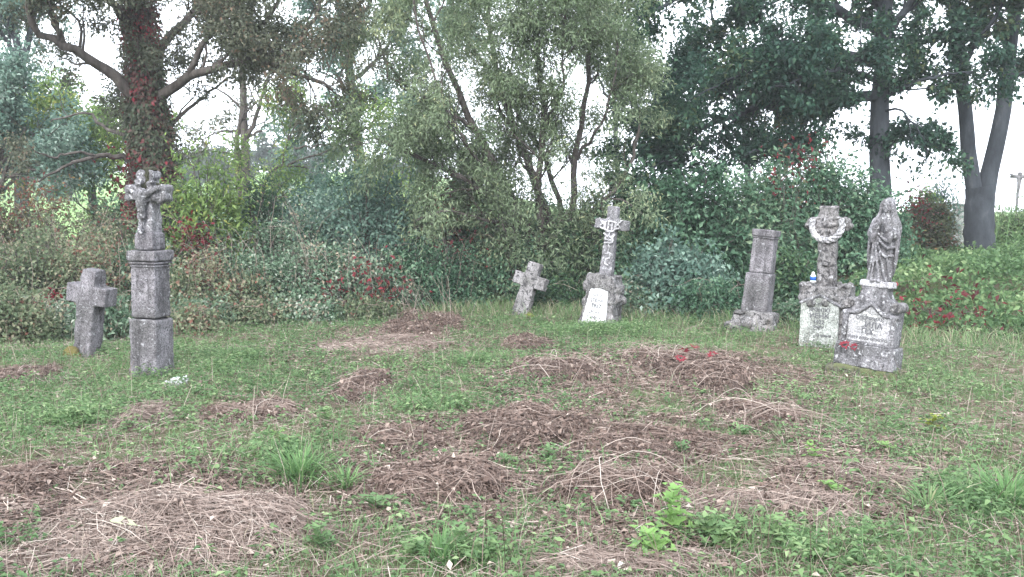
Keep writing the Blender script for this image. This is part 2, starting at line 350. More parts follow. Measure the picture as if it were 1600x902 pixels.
def letters(txt, size, loc, parent, xr=0.0, depth=0.0012, tilt=0.0):
    cu = bpy.data.curves.new('inscription', 'FONT'); cu.body = txt; cu.size = size; cu.align_x = 'CENTER'; cu.extrude = depth
    cu.offset = size * 0.022; cu.resolution_u = 3
    tmp = bpy.data.objects.new('tmp', cu); COL.objects.link(tmp)
    me = bpy.data.meshes.new_from_object(tmp.evaluated_get(bpy.context.evaluated_depsgraph_get()))
    bpy.data.objects.remove(tmp); bpy.data.curves.remove(cu)
    me.name = 'inscription'; me.materials.clear(); me.materials.append(M['carved'])
    o = link(bpy.data.objects.new('inscription', me), parent); o.location = loc; o.rotation_euler = (R(90) + tilt, 0, xr); return o

def monument(name, px, py, label, cat, rz, roll, pitch=0.0, sink=0.03, sc_=1.0):
    p = gpt(px, py)
    o = thing(name, (p[0], p[1], p[2] - sink), label, cat)
    yaw = rz - math.atan2(p[0], p[1])                              # turn counted against the line of sight
    m = Matrix.Rotation(roll, 4, 'Y') @ Matrix.Rotation(pitch, 4, 'X') @ Matrix.Rotation(yaw, 4, 'Z')
    o.rotation_euler = m.to_euler(); o.scale = (sc_,) * 3; return o

# --- A: stout plain cross beside the tall crucifix
a = monument('stone_cross', 135, 556, 'stout plain grey stone cross leaning beside the tall crucifix monument', 'cross', -R(40), R(8), R(2))
bm = B(); add_box(bm, (0, 0, 0.27), (0.23, 0.21, 0.78), (0.93, 0.95)); add_box(bm, (0, 0, 0.72), (0.50, 0.205, 0.205)); add_box(bm, (0, 0, 0.89), (0.20, 0.19, 0.22), (0.9, 0.92))
stone('cross_body', bm, M['granite'], a, 0.011, 0.008, 0.012, 1)
bm = B(); add_ball(bm, (-0.10, -0.11, 0.03), (0.10, 0.08, 0.11)); add_ball(bm, (-0.04, -0.13, 0.02), (0.08, 0.06, 0.07))
M['moss'] = simple_mat('brown_green_moss', [(0.3, (0.08, 0.065, 0.02)), (0.7, (0.16, 0.14, 0.05))], 30, 1.0, 120)
stone('moss_cushion', bm, M['moss'], a, 0.01, 0.012, 0.01, 2, 60)

# --- B: tall crucifix on two-tier plinth
b = monument('crucifix_monument', 238, 584, 'tall grey stone crucifix with crumbling figure on a two-tier square plinth', 'monument', -R(36), R(1.0), sc_=1.045)
bm = B(); add_box(bm, (0, 0, 0.22), (0.285, 0.285, 0.66), (0.98, 0.98)); stone('lower_block', bm, M['granite'], b, 0.012, 0.006, 0.009, 3)
bm = B(); add_box(bm, (0, 0, 0.81), (0.25, 0.25, 0.50), (0.98, 0.98)); stone('upper_block', bm, M['granite'], b, 0.012, 0.006, 0.007, 4)
for z, s in ((1.035, 0.264), (1.065, 0.274)):
    bm = B(); add_box(bm, (0, 0, z), (s, s, 0.018)); stone('moulding', bm, M['granite'], b, 0.008, 0.003, 0.004, 5)
bm = B(); add_box(bm, (0, 0, 1.128), (0.285, 0.285, 0.10), (1.02, 1.02)); stone('cornice', bm, M['granite'], b, 0.011, 0.007, 0.010, 6)
bm = B(); add_box(bm, (0, 0, 1.265), (0.19, 0.19, 0.165), (0.95, 0.95)); stone('cross_base', bm, M['granite'], b, 0.011, 0.005, 0.006, 7)
bm = B(); add_box(bm, (0, 0, 1.47), (0.16, 0.155, 0.28), (0.84, 0.87)); add_box(bm, (0, 0, 1.70), (0.125, 0.13, 0.30)); add_box(bm, (0, 0, 1.70), (0.33, 0.125, 0.125))
for k in range(22): add_ball(bm, (rng.normal(0, 0.09), rng.uniform(-0.09, -0.03), 1.74 + rng.normal(0, 0.06)), tuple(rng.uniform(0.018, 0.038, 3)), 10)
for s in (-1, 1):
    for dz in (-0.035, 0.04): add_cyl(bm, (s * 0.175, -0.07, 1.70 + dz), (s * 0.175, 0.07, 1.70 + dz), 0.042)
add_cyl(bm, (-0.045, -0.07, 1.865), (-0.045, 0.07, 1.865), 0.05); add_cyl(bm, (0.045, -0.07, 1.865), (0.045, 0.07, 1.865), 0.05)
stone('cross_body', bm, M['marbled'], b, 0.010, 0.009, 0.014, 8)
bm = B()
add_chain(bm, [(-0.16, -0.10, 1.75), (-0.09, -0.10, 1.71), (-0.045, -0.11, 1.68)], [0.022, 0.026, 0.032])
add_chain(bm, [(0.16, -0.10, 1.74), (0.09, -0.10, 1.71), (0.045, -0.11, 1.68)], [0.020, 0.026, 0.032])
add_chain(bm, [(0, -0.115, 1.70), (0.0, -0.115, 1.62), (0, -0.11, 1.55)], [0.055, 0.05, 0.035])
add_chain(bm, [(0, -0.105, 1.56), (0.0, -0.10, 1.45), (0.0, -0.10, 1.37)], [0.032, 0.02, 0.014]); add_ball(bm, (-0.01, -0.13, 1.79), (0.04, 0.042, 0.05))
add_chain(bm, [(-0.01, -0.11, 1.37), (0.0, -0.14, 1.34)], [0.035, 0.03])
stone('corpus', bm, M['marbled'], b, 0.008, 0.012, 0.02, 9, 45)
bm = B(); add_ball(bm, (0.05, -0.03, 1.775), (0.07, 0.06, 0.025)); add_ball(bm, (-0.02, -0.075, 1.755), (0.05, 0.03, 0.03)); add_ball(bm, (0.02, 0.0, 1.915), (0.06, 0.05, 0.02)); add_chain(bm, [(0.03, -0.06, 1.76), (0.03, -0.06, 1.90)], [0.02, 0.02])
M['dark_moss'] = simple_mat('black_green_moss', [(0.3, (0.02, 0.022, 0.014)), (0.7, (0.07, 0.07, 0.045))], 40, 1.0, 140)
stone('moss_cushion', bm, M['dark_moss'], b, 0.008, 0.014, 0.01, 10, 70)

# --- C: leaning cross with black lichen spots
c = monument('stone_cross', 812, 492, 'small pale stone cross with black lichen spots, leaning sideways before the willow', 'cross', -R(24), R(17), R(-3))
bm = B(); add_box(bm, (0, 0, 0.22), (0.26, 0.15, 0.66), (0.86, 0.96)); add_box(bm, (0, 0, 0.57), (0.53, 0.145, 0.19)); add_box(bm, (0, 0, 0.74), (0.215, 0.145, 0.24), (0.92, 1))
stone('cross_body', bm, M['blotched'], c, 0.010, 0.006, 0.012, 12)

# --- D: cross with wire-like carved garland on tapering pedestal with white plaque
d = monument('cross_monument', 938, 507, 'tilted stone cross with carved garland on tapering rock pedestal with white plaque', 'monument', -R(19), R(6))
bm = B(); add_box(bm, (0, 0, 0.33), (0.54, 0.50, 0.84), (0.68, 0.74))
for k in range(14):
    add_ball(bm, (rng.choice([-1, 1]) * rng.uniform(0.17, 0.25), rng.uniform(-0.2, 0.2), rng.uniform(0.0, 0.7)), tuple(rng.uniform(0.05, 0.10, 3)))
stone('pedestal', bm, M['spotted'], d, 0.014, 0.014, 0.03, 14, 16)
bm = B(); pl = [(-0.185, -0.02), (0.185, -0.02), (0.135, 0.50), (0.0, 0.53), (-0.125, 0.505)]
add_prism(bm, pl, -0.024, 0.024)
pq = stone('plaque', bm, M['white'], d, 0.010, 0.003, 0.004, 15); pq.location = (-0.015, -0.268, 0.03); pq.rotation_euler = (-R(9.5), 0, 0)
for txt, z, s in (('ТУТ СП', 0.405, 0.045), ('ІТЕНА', 0.335, 0.06), ('1917', 0.25, 0.075), ('РОКУ', 0.17, 0.05), ('ПАМЯТЬ', 0.10, 0.045)): letters(txt, s, (0, -0.0265, z), pq)
bm = B(); add_box(bm, (0, 0.01, 1.13), (0.185, 0.13, 0.86), (0.8, 0.9)); add_box(bm, (0, 0.01, 1.455), (0.49, 0.12, 0.145)); add_box(bm, (0, 0.01, 1.61), (0.155, 0.115, 0.2), (0.95, 1))
add_ball(bm, (-0.01, -0.03, 0.95), (0.05, 0.05, 0.07)); add_ball(bm, (0.02, -0.03, 1.03), (0.04, 0.04, 0.05))
stone('cross_body', bm, M['marbled'], d, 0.010, 0.006, 0.010, 16, 45)
def rope(bm, pts, r=0.012):
    pts = np.array(pts, float); k = np.linspace(0, len(pts) - 1, len(pts) * 4)
    q = np.stack([np.interp(k, np.arange(len(pts)), pts[:, j]) for j in range(3)], 1)
    add_chain(bm, [tuple(p) for p in q], [r] * len(q), 8)
bm = B(); yf = -0.068
rope(bm, [(-0.17, yf, 1.53), (-0.12, yf, 1.46), (-0.16, yf, 1.41), (-0.09, yf, 1.38), (-0.08, yf, 1.47), (-0.13, yf, 1.50)])
rope(bm, [(0.17, yf, 1.53), (0.11, yf, 1.47), (0.15, yf, 1.42), (0.09, yf, 1.40), (0.08, yf, 1.47), (0.14, yf, 1.55)])
rope(bm, [(-0.075, yf, 1.49), (-0.075, yf, 1.38), (-0.03, yf, 1.36), (0.04, yf, 1.36), (0.075, yf, 1.39), (0.075, yf, 1.49), (0, yf, 1.50), (-0.075, yf, 1.49)], 0.014)
rope(bm, [(-0.03, yf, 1.48), (-0.03, yf, 1.39)]); rope(bm, [(0.025, yf, 1.48), (0.025, yf, 1.39)])
rope(bm, [(-0.08, yf, 1.32), (0, yf, 1.27), (0.08, yf, 1.32), (0.03, yf, 1.23), (-0.07, yf, 1.25), (-0.02, yf, 1.30), (0.07, yf, 1.24), (0.05, yf, 1.20), (-0.06, yf, 1.19)], 0.012)
rope(bm, [(-0.005, yf, 1.04), (0.045, yf, 1.06), (0.04, yf, 0.98), (-0.01, yf, 0.97), (-0.02, yf, 0.90), (0.03, yf, 0.88)], 0.012)
rope(bm, [(0.0, yf, 1.36), (0.0, yf, 1.27), (0.0, yf, 1.19), (0.02, yf + .005, 1.12), (0.0, yf, 1.04)], 0.010)
rope(bm, [(-0.12, yf, 1.46), (-0.075, yf, 1.45)]); rope(bm, [(0.12, yf, 1.46), (0.075, yf, 1.45)])
stone('garland', bm, M['lightrope'], d, 0.007, 0.003, 0.004, 17)

# --- E: pedestal that lost its cross
e = monument('broken_pedestal', 1178, 514, 'tilted two-tier grey stone pedestal whose cross is missing, on a rough block', 'pedestal', -R(14), R(5.5), sc_=1.08)
bm = B(); add_box(bm, (0.0, 0, 0.08), (0.52, 0.48, 0.34), (0.94, 0.9))
for k in range(8): add_ball(bm, (rng.uniform(-0.28, 0.28), rng.uniform(-0.26, -0.1), rng.uniform(0, 0.16)), tuple(rng.uniform(0.05, 0.1, 3)))
stone('foundation', bm, M['spotted'], e, 0.015, 0.016, 0.04, 20, 14)
bm = B(); add_box(bm, (0, 0, 0.485), (0.315, 0.30, 0.485), (0.97, 0.97)); stone('lower_block', bm, M['granite'], e, 0.012, 0.006, 0.01, 21)
bm = B(); add_box(bm, (0.01, 0, 0.945), (0.265, 0.255, 0.44), (0.97, 0.97)); stone('upper_block', bm, M['granite'], e, 0.012, 0.006, 0.01, 22)
bm = B(); add_box(bm, (0.01, 0, 1.165), (0.275, 0.265, 0.022)); stone('moulding', bm, M['granite'], e, 0.008, 0.003, 0.004, 23)
bm = B(); add_box(bm, (0.01, 0, 1.22), (0.29, 0.28, 0.085), (1.04, 1.04)); stone('cornice', bm, M['granite'], e, 0.011, 0.006, 0.010, 24)

# --- F: cross with crown of thorns on a rock base with gabled plaque
f = monument('cross_monument', 1287, 540, 'stone cross wearing a braided thorn wreath above a gabled greenish plaque', 'monument', -R(14), R(0.4), sc_=1.02)
bm = B(); add_box(bm, (0.02, 0.06, 0.34), (0.54, 0.38, 0.78), (0.98, 0.9))
for k in range(26):
    u = rng.uniform(-0.27, 0.29); add_chain(bm, [(u, rng.uniform(-0.14, 0.2), 0.74), (u + rng.uniform(-0.03, 0.03), rng.uniform(-0.16, 0.2), rng.uniform(0.5, 0.62))], [rng.uniform(0.03, 0.05), rng.uniform(0.03, 0.055)], 8)
stone('rock_base', bm, M['spotted'], f, 0.014, 0.010, 0.03, 26, 20)
bm = B(); add_prism(bm, [(-0.215, 0.0), (0.215, 0.0), (0.215, 0.50), (0.0, 0.60), (-0.215, 0.52)], -0.025, 0.025)
pq = stone('plaque', bm, M['palegreen'], f, 0.010, 0.003, 0.005, 27); pq.location = (-0.02, -0.185, 0.02); pq.rotation_euler = (-R(5), 0, 0)
bm = B(); add_chain(bm, [(-0.22, -0.02, 0.515), (0.0, -0.02, 0.605)], [0.021, 0.021]); add_chain(bm, [(0.0, -0.02, 0.605), (0.225, -0.02, 0.495)], [0.021, 0.021])
gb = stone('gable_moulding', bm, M['marbled'], f, 0.008, 0.003, 0.004, 28); gb.location = pq.location; gb.rotation_euler = pq.rotation_euler
for txt, z, s in (('ТУ', 0.485, 0.045), ('ІРОНІЮ', 0.42, 0.06), ('ИЕНК', 0.345, 0.08), ('1922', 0.28, 0.06), ('року', 0.23, 0.05), ('за спокій', 0.135, 0.04)): letters(txt, s, (0.0 if z > .2 else .06, -0.027, z), pq)
bm = B(); add_box(bm, (0, 0.03, 1.03), (0.205, 0.15, 0.62), (0.94, 0.95)); add_box(bm, (0, 0.03, 1.46), (0.165, 0.13, 0.30), (1.0, 1)); add_box(bm, (0, 0.025, 1.585), (0.185, 0.14, 0.14), (1.05, 1)); add_box(bm, (0, 0.02, 1.64), (0.205, 0.15, 0.03)); add_box(bm, (0, 0.03, 1.445), (0.42, 0.12, 0.10))
for s in (-1, 1):
    for q in ((0.21, 0.03), (0.235, -0.02), (0.20, -0.045), (0.18, 0.045)): add_ball(bm, (s * q[0], 0.03, 1.445 + q[1]), (0.04, 0.06, 0.04))
for x in (-0.05, 0.0, 0.045): add_chain(bm, [(x, -0.05, 1.50), (x * 1.1, -0.055, 1.42)], [0.020, 0.022]); add_ball(bm, (x, -0.05, 1.37), 0.02)
for k in range(30):
    a9 = rng.uniform(-math.pi * 1.1, math.pi * .1); add_ball(bm, (0.15 * rng.uniform(.5, 1.15) * math.cos(a9), rng.uniform(-0.055, 0.0), 1.43 + 0.15 * rng.uniform(.3, 1.1) * math.sin(a9)), tuple(rng.uniform(0.012, 0.026, 3)), 8)
for s in (-1, 1):
    for q in ((.10, 1.52, .03), (.13, 1.50, .032), (.165, 1.495, .03), (.095, 1.56, .024), (.15, 1.41, .03), (.12, 1.38, .028)): add_ball(bm, (s * q[0], .0, q[1]), (q[2], .05, q[2]))
    add_chain(bm, [(s * 0.05, -0.06, 1.36), (s * 0.09, -0.065, 1.30), (s * 0.02, -0.06, 1.27)], [0.015, 0.014, 0.013])
add_chain(bm, [(-0.02, -0.045, 1.20), (0.0, -0.05, 1.10), (0.01, -0.05, 1.0)], [0.03, 0.045, 0.05])
for x in (-0.06, 0.06): add_ball(bm, (x, -0.05, 0.80), (0.035, 0.03, 0.04))
stone('cross_body', bm, M['spotted'], f, 0.010, 0.008, 0.012, 29, 45)
bm = B()
for ph in (0, 2.09, 4.19):
    th = np.linspace(-math.pi * 1.12, math.pi * 0.12, 44); rr = 0.172 + 0.026 * np.cos(6 * th + ph); yy = -0.066 + 0.022 * np.sin(6 * th + ph)
    add_chain(bm, [(rr[k] * math.cos(th[k]) * 0.98, yy[k], 1.43 + rr[k] * math.sin(th[k])) for k in range(44)], [0.0145] * 44, 8)
for k in range(12):
    t_ = rng.uniform(-math.pi, 0); p0 = Vector((0.175 * math.cos(t_), -0.06, 1.43 + 0.175 * math.sin(t_))); add_cyl(bm, p0, p0 + Vector((rng.uniform(-.03, .03), -0.03, rng.uniform(-.03, .03))), 0.008, 0.004, 6)
stone('thorn_wreath', bm, M['lightrope'], f, 0.007, 0.003, 0.004, 30)

# --- G: praying woman on scrolled pedestal
g = monument('statue_monument', 1352, 584, 'veiled praying woman in pale stone on a scrolled pedestal with inscription', 'monument', -R(15), R(5.5), sc_=1.04)
bm = B(); add_box(bm, (0, 0.05, 0.03), (0.66, 0.46, 0.14), (0.97, 0.95)); stone('foundation', bm, M['mossy'], g, 0.014, 0.012, 0.03, 40, 20)
bm = B(); add_box(bm, (0, 0.02, 0.205), (0.545, 0.34, 0.215), (0.985, 0.96)); stone('plinth', bm, M['marbled'], g, 0.012, 0.006, 0.010, 41)
bm = B(); z0, z1, w = 0.31, 0.62, 0.235
add_box(bm, (0, 0.035, (z0 + z1) / 2), (w * 2, 0.25, z1 - z0))
nk = [(-0.235, 0.615), (0.235, 0.615), (0.24, 0.66), (0.19, 0.72), (0.135, 0.76), (0.115, 0.82), (0.12, 0.86), (-0.12, 0.86), (-0.115, 0.82), (-0.135, 0.76), (-0.19, 0.72), (-0.24, 0.66)]
add_prism(bm, nk, -0.08, 0.15)
stone('body_block', bm, M['marbled'], g, 0.011, 0.006, 0.010, 42)
bm = B()                                                            # raised frame leaves a gabled recess
for s in (-1, 1):
    add_box(bm, (s * 0.215, -0.108, 0.455), (0.05, 0.05, 0.29)); add_chain(bm, [(s * 0.24, -0.105, 0.60), (s * 0.12, -0.105, 0.605), (0.0, -0.105, 0.70)], [0.021, 0.021, 0.023])
add_box(bm, (0, -0.105, 0.325), (0.47, 0.04, 0.03))
bm2 = B(); add_prism(bm2, [(-0.195, 0.335), (0.195, 0.335), (0.195, 0.575), (0.11, 0.59), (0.0, 0.68), (-0.11, 0.59), (-0.195, 0.575)], -0.100, -0.086); stone('panel', bm2, M['lightrope'], g, 0.007, 0.0012, 0.001, 47)
stone('panel_frame', bm, M['marbled'], g, 0.008, 0.004, 0.006, 43)
for s in (-1, 1):
    bm = B(); add_cyl(bm, (s * 0.215, -0.115, 0.685), (s * 0.215, 0.165, 0.685), 0.052, seg=20)
    th = np.linspace(0, 9, 24); add_chain(bm, [(s * 0.215 + (0.045 - 0.0042 * k) * math.cos(k), -0.117, 0.685 + (0.045 - 0.0042 * k) * math.sin(k)) for k in th], [0.008] * 24, 6)
    stone('scroll', bm, M['spotted'], g, 0.008, 0.003, 0.005, 44)
for txt, z, s in (('СПОЧИВАЄ', 0.545, 0.045), ('ИЛА', 0.475, 0.075), ('П.Х.', 0.415, 0.07), ('УМЕР РОКУ БОЖОГО', 0.36, 0.034)): letters(txt, s, (0.04 if z in (.475,) else 0, -0.1022, z), g, depth=0.002)
bm = B(); add_box(bm, (0, 0.03, 0.888), (0.285, 0.235, 0.055), (0.97, 0.97)); stone('statue_base', bm, M['lightrope'], g, 0.010, 0.006, 0.012, 45)
# figure
bm = B(); S0 = 0.905; th = np.linspace(0, 2 * math.pi, 72, endpoint=False)
prof = [(0.0, 0.112, 0.095), (0.06, 0.108, 0.09), (0.15, 0.104, 0.085), (0.26, 0.102, 0.083), (0.36, 0.100, 0.082), (0.43, 0.092, 0.075), (0.50, 0.096, 0.075), (0.56, 0.100, 0.07), (0.60, 0.085, 0.06), (0.635, 0.045, 0.045), (0.66, 0.035, 0.04)]
zs = np.linspace(0, 0.66, 50); rings = []
for z in zs:
    rx = np.interp(z, [p[0] for p in prof], [p[1] for p in prof]); ry = np.interp(z, [p[0] for p in prof], [p[2] for p in prof])
    k = 1 + (0.085 * np.sin(11 * th + 5.5 * z) + 0.05 * np.sin(7 * th - 9 * z + 1)) * np.clip((0.48 - z) / 0.3, 0, 1)
    rings.append([(rx * k[j] * math.cos(th[j]), 0.02 + ry * k[j] * math.sin(th[j]), S0 + z) for j in range(72)])
add_loft(bm, rings)
mp = [(0.06, 0.118), (0.12, 0.132), (0.23, 0.143), (0.33, 0.146), (0.44, 0.143), (0.51, 0.146), (0.56, 0.135), (0.60, 0.115), (0.65, 0.085), (0.70, 0.067), (0.745, 0.06), (0.785, 0.042), (0.80, 0.015)]
rings = []
for z in np.linspace(0.06, 0.80, 46):
    rx = np.interp(z, [p[0] for p in mp], [p[1] for p in mp]); ring = []
    for t_ in th:
        q = 1 + 0.05 * math.sin(13 * t_ + 6 * z); y = math.sin(t_)
        ring.append((rx * q * math.cos(t_), 0.055 + (0.7 * rx * q * y if y > 0 else 0.03 * y), S0 + z))
    rings.append(ring)
add_loft(bm, rings)
add_ball(bm, (0, -0.005, S0 + 0.70), (0.042, 0.047, 0.058), 20)      # head under the veil
add_ball(bm, (0, 0.022, S0 + 0.725), (0.062, 0.058, 0.07), 20)
add_ball(bm, (0, -0.054, S0 + 0.698), (0.008, 0.012, 0.016)); add_ball(bm, (0, -0.048, S0 + 0.664), (0.016, 0.012, 0.012)); add_ball(bm, (0, -0.040, S0 + 0.728), (0.034, 0.014, 0.012))
add_ball(bm, (-0.02, -0.038, S0 + 0.685), (0.014, 0.014, 0.018)); add_ball(bm, (0.02, -0.038, S0 + 0.685), (0.014, 0.014, 0.018))
add_chain(bm, [(0, 0, S0 + 0.655), (0, 0.01, S0 + 0.60)], [0.032, 0.045])
for s in (-1, 1):
    add_chain(bm, [(s * 0.03, -0.035, S0 + 0.765), (s * 0.055, -0.03, S0 + 0.72), (s * 0.06, -0.015, S0 + 0.65), (s * 0.085, -0.03, S0 + 0.58), (s * 0.12, -0.02, S0 + 0.50)], [0.014, 0.016, 0.016, 0.018, 0.018])
    add_chain(bm, [(s * 0.092, 0.01, S0 + 0.565), (s * 0.112, -0.03, S0 + 0.45), (s * 0.06, -0.105, S0 + 0.50), (s * 0.014, -0.125, S0 + 0.555)], [0.042, 0.045, 0.036, 0.020])
    add_chain(bm, [(s * 0.075, -0.09, S0 + 0.47), (s * 0.08, -0.085, S0 + 0.42), (s * 0.085, -0.075, S0 + 0.375)], [0.034, 0.03, 0.016])
    add_chain(bm, [(s * 0.040, -0.115, S0 + 0.50), (s * 0.055, -0.10, S0 + 0.43)], [0.022, 0.014])
    add_chain(bm, [(s * 0.010, -0.128, S0 + 0.55), (s * 0.007, -0.125, S0 + 0.595), (s * 0.004, -0.118, S0 + 0.635)], [0.015, 0.013, 0.007])
    add_chain(bm, [(s * 0.128, 0.0, S0 + 0.42), (s * 0.135, 0.02, S0 + 0.28), (s * 0.12, 0.03, S0 + 0.12)], [0.018, 0.016, 0.012])
# sash swags and skirt folds
def fold(pts, r):
    pts = np.array(pts, float); k = np.linspace(0, len(pts) - 1, 12); q = np.stack([np.interp(k, np.arange(len(pts)), pts[:, j]) for j in range(3)], 1)
    add_chain(bm, [(x, y, S0 + z) for x, y, z in q], [r] * 12, 8)
fold([(-0.045, -0.075, 0.42), (0.02, -0.095, 0.36), (0.075, -0.075, 0.32), (0.12, -0.03, 0.34)], 0.015)
fold([(-0.03, -0.085, 0.45), (0.04, -0.10, 0.40), (0.09, -0.075, 0.38)], 0.014)
fold([(-0.05, -0.07, 0.40), (0.0, -0.085, 0.30), (0.06, -0.075, 0.24), (0.115, -0.02, 0.26)], 0.013)
fold([(-0.06, -0.06, 0.38), (-0.025, -0.08, 0.25), (0.01, -0.085, 0.12), (0.03, -0.085, 0.01)], 0.014)
fold([(-0.075, -0.055, 0.36), (-0.07, -0.07, 0.2), (-0.085, -0.065, 0.01)], 0.012)
fold([(0.0, -0.08, 0.27), (0.05, -0.085, 0.14), (0.085, -0.07, 0.02)], 0.012)
fold([(-0.04, -0.07, 0.3), (-0.045, -0.085, 0.12), (-0.05, -0.085, 0.01)], 0.010)
fold([(0.07, -0.06, 0.24), (0.10, -0.05, 0.12), (0.11, -0.03, 0.02)], 0.010)
for s in (-1, 1): add_ball(bm, (s * 0.03, -0.095, S0 + 0.012), (0.024, 0.03, 0.016))
st_o = stone('statue', bm, M['marbled'], g, 0.0062, 0.0015, 0.002, 46, 60)

st_o.scale = (0.93, 1, 1)
# --- far cross on a post and the pale grave behind the bushes
def far_pos(px, py, Yd): p = at(px, py, Yd); return np.array([p[0], p[1], gz(p[0], p[1])])
p = far_pos(1586, 330, 34.0)
h = thing('wayside_cross', p, 'faint crucifix on a tall thin post beyond the twin-trunk tree', 'cross', rot=(0, R(2), R(-20)))
top = at(1584, 270, 34.0)[2] - p[2]
bm = B(); add_box(bm, (0, 0, top / 2), (0.10, 0.10, top), (0.8, 0.8)); add_box(bm, (0, 0, top - 0.16), (0.62, 0.10, 0.10)); stone('cross_body', bm, M['granite'], h, 0.02, 0.006, 0.01, 60)
bm = B(); add_chain(bm, [(-0.33, -0.08, top - 0.06), (0, -0.1, top - 0.2), (0.33, -0.08, top - 0.06)], [0.04, 0.08, 0.04]); add_chain(bm, [(0, -0.1, top - 0.2), (0, -0.09, top - 0.65)], [0.09, 0.05]); add_ball(bm, (0, -0.12, top - 0.05), 0.08)
stone('corpus', bm, M['granite'], h, 0.02, 0.006, 0.01, 61)
p = far_pos(1499, 372, 24.0)
h = thing('gravestone', p, 'pale grey gravestone with white top half hidden beside the twin-trunk tree', 'gravestone', rot=(0, 0, R(-25)))
top = at(1499, 316, 24.0)[2] - p[2]
bm = B(); add_box(bm, (0, 0, top / 2 - 0.05), (0.42, 0.35, top), (0.9, 0.9)); stone('shaft', bm, M['palegreen'], h, 0.02, 0.008, 0.02, 62)
bm = B(); add_box(bm, (0, 0, top), (0.50, 0.42, 0.14), (0.7, 0.7)); stone('cap', bm, M['white'], h, 0.018, 0.008, 0.02, 63)

# --- grave candle on the rock base, plastic scrap at the crucifix foot
gl = f.matrix_basis @ Vector((-0.125, -0.09, 0.775))
k = thing('grave_candle', gl, 'small blue glass grave candle with white lid below the thorn wreath', 'candle')
def lathe(name, prof, mat, parent, n=24):
    ang = np.arange(n) * 2 * math.pi / n
    V = np.concatenate([np.stack([r * np.cos(ang), r * np.sin(ang), np.full(n, z)], 1) for r, z in prof]); K = len(prof)
    i = (np.arange(K - 1)[:, None] * n); s = np.arange(n)[None]; s2 = (s + 1) % n
    return obj_np(name, V, [np.stack([i + s, i + s2, i + n + s2, i + n + s], -1).reshape(-1, 4)], mat, parent, smooth=True)
lathe('base', [(0.001, -0.005), (0.030, -0.005), (0.034, 0.0), (0.034, 0.012), (0.028, 0.014), (0.001, 0.0141)], M['tin'], k)
lathe('cup', [(0.026, 0.0145), (0.033, 0.022), (0.036, 0.05), (0.034, 0.062), (0.028, 0.066)], M['glass_blue'], k)
lathe('lid', [(0.030, 0.065), (0.030, 0.074), (0.022, 0.082), (0.016, 0.10), (0.018, 0.108), (0.010, 0.118), (0.001, 0.12)], M['tin'], k)
pp = gpt(276, 602)
bm = B()
for k in range(9): add_ball(bm, (rng.uniform(-0.08, 0.08), rng.uniform(-0.04, 0.05), rng.uniform(0.0, 0.04)), tuple(rng.uniform(0.02, 0.05, 3)))
o = stone('plastic_scrap', bm, M['foil'], None, 0.007, 0.018, 0.02, 70, 40); o.location = pp; tag(o, 'crumpled white plastic scrap lying at the foot of the tall crucifix', 'litter')

# ================================================================== trees and shrubs
def resample(pts, K):
    pts = np.array(pts, float); s = np.concatenate([[0], np.cumsum(np.linalg.norm(np.diff(pts, axis=0), axis=1))]); n = len(pts)
    # Catmull-Rom through the points, evenly in arc length
    t = np.linspace(0, s[-1], K); seg = np.clip(np.searchsorted(s, t, 'right') - 1, 0, n - 2); u = ((t - s[seg]) / np.maximum(s[seg + 1] - s[seg], 1e-6))[:, None]
    g = lambda k: pts[np.clip(k, 0, n - 1)]
    p0, p1, p2, p3 = g(seg - 1), g(seg), g(seg + 1), g(seg + 2)
    return 0.5 * (2 * p1 + (p2 - p0) * u + (2 * p0 - 5 * p1 + 4 * p2 - p3) * u**2 + (3 * p1 - p0 - 3 * p2 + p3) * u**3)
def limbs(specs, K=14, jit=0.02):
    C, Rr = [], []
    for pts, r0, r1 in specs:
        q = resample(pts, K); q[1:-1] += rng.normal(0, jit, (K - 2, 3)); C.append(q)
        Rr.append(r0 + (r1 - r0) * np.linspace(0, 1, K)**0.8)
    return np.array(C), np.array(Rr)
def children(C, Rd, n, L, ang, up=0.0, wob=0.15, K=5, t0=0.25, rr=0.6, rmin=0.003, grav=0.0, Lend=0.5, bias=None):
    ln = np.linalg.norm(np.diff(C, axis=1), axis=2).sum(1); pr = ln if bias is None else ln * bias; pr = pr / pr.sum()
    idx = rng.choice(len(C), n, p=pr); Kp = C.shape[1]
    t = rnd(n, t0, 1.0); k = t * (Kp - 1); i0 = np.minimum(k.astype(int), Kp - 2); u = (k - i0)[:, None]
    P = C[idx, i0] * (1 - u) + C[idx, i0 + 1] * u; T = unit(C[idx, i0 + 1] - C[idx, i0]); pr_ = Rd[idx, i0] * (1 - u[:, 0]) + Rd[idx, i0 + 1] * u[:, 0]
    q = unit(np.cross(T, rng.normal(0, 1, (n, 3)))); a = np.radians(rnd(n, *ang))[:, None]
    D = unit(np.cos(a) * T + np.sin(a) * q + np.array([0, 0, up]))
    le = rnd(n, *L) * (1 - (1 - Lend) * t); out = [P]; st = (le / (K - 1))[:, None]
    for _ in range(K - 1):
        D = unit(D + rng.normal(0, wob, (n, 3)) + np.array([0, 0, grav])); out.append(out[-1] + D * st)
    r0 = np.minimum(pr_ * rr, le * 0.022 + rmin)
    return np.stack(out, 1), np.maximum(r0[:, None] * np.linspace(1, 0.3, K)[None], rmin * 0.5)
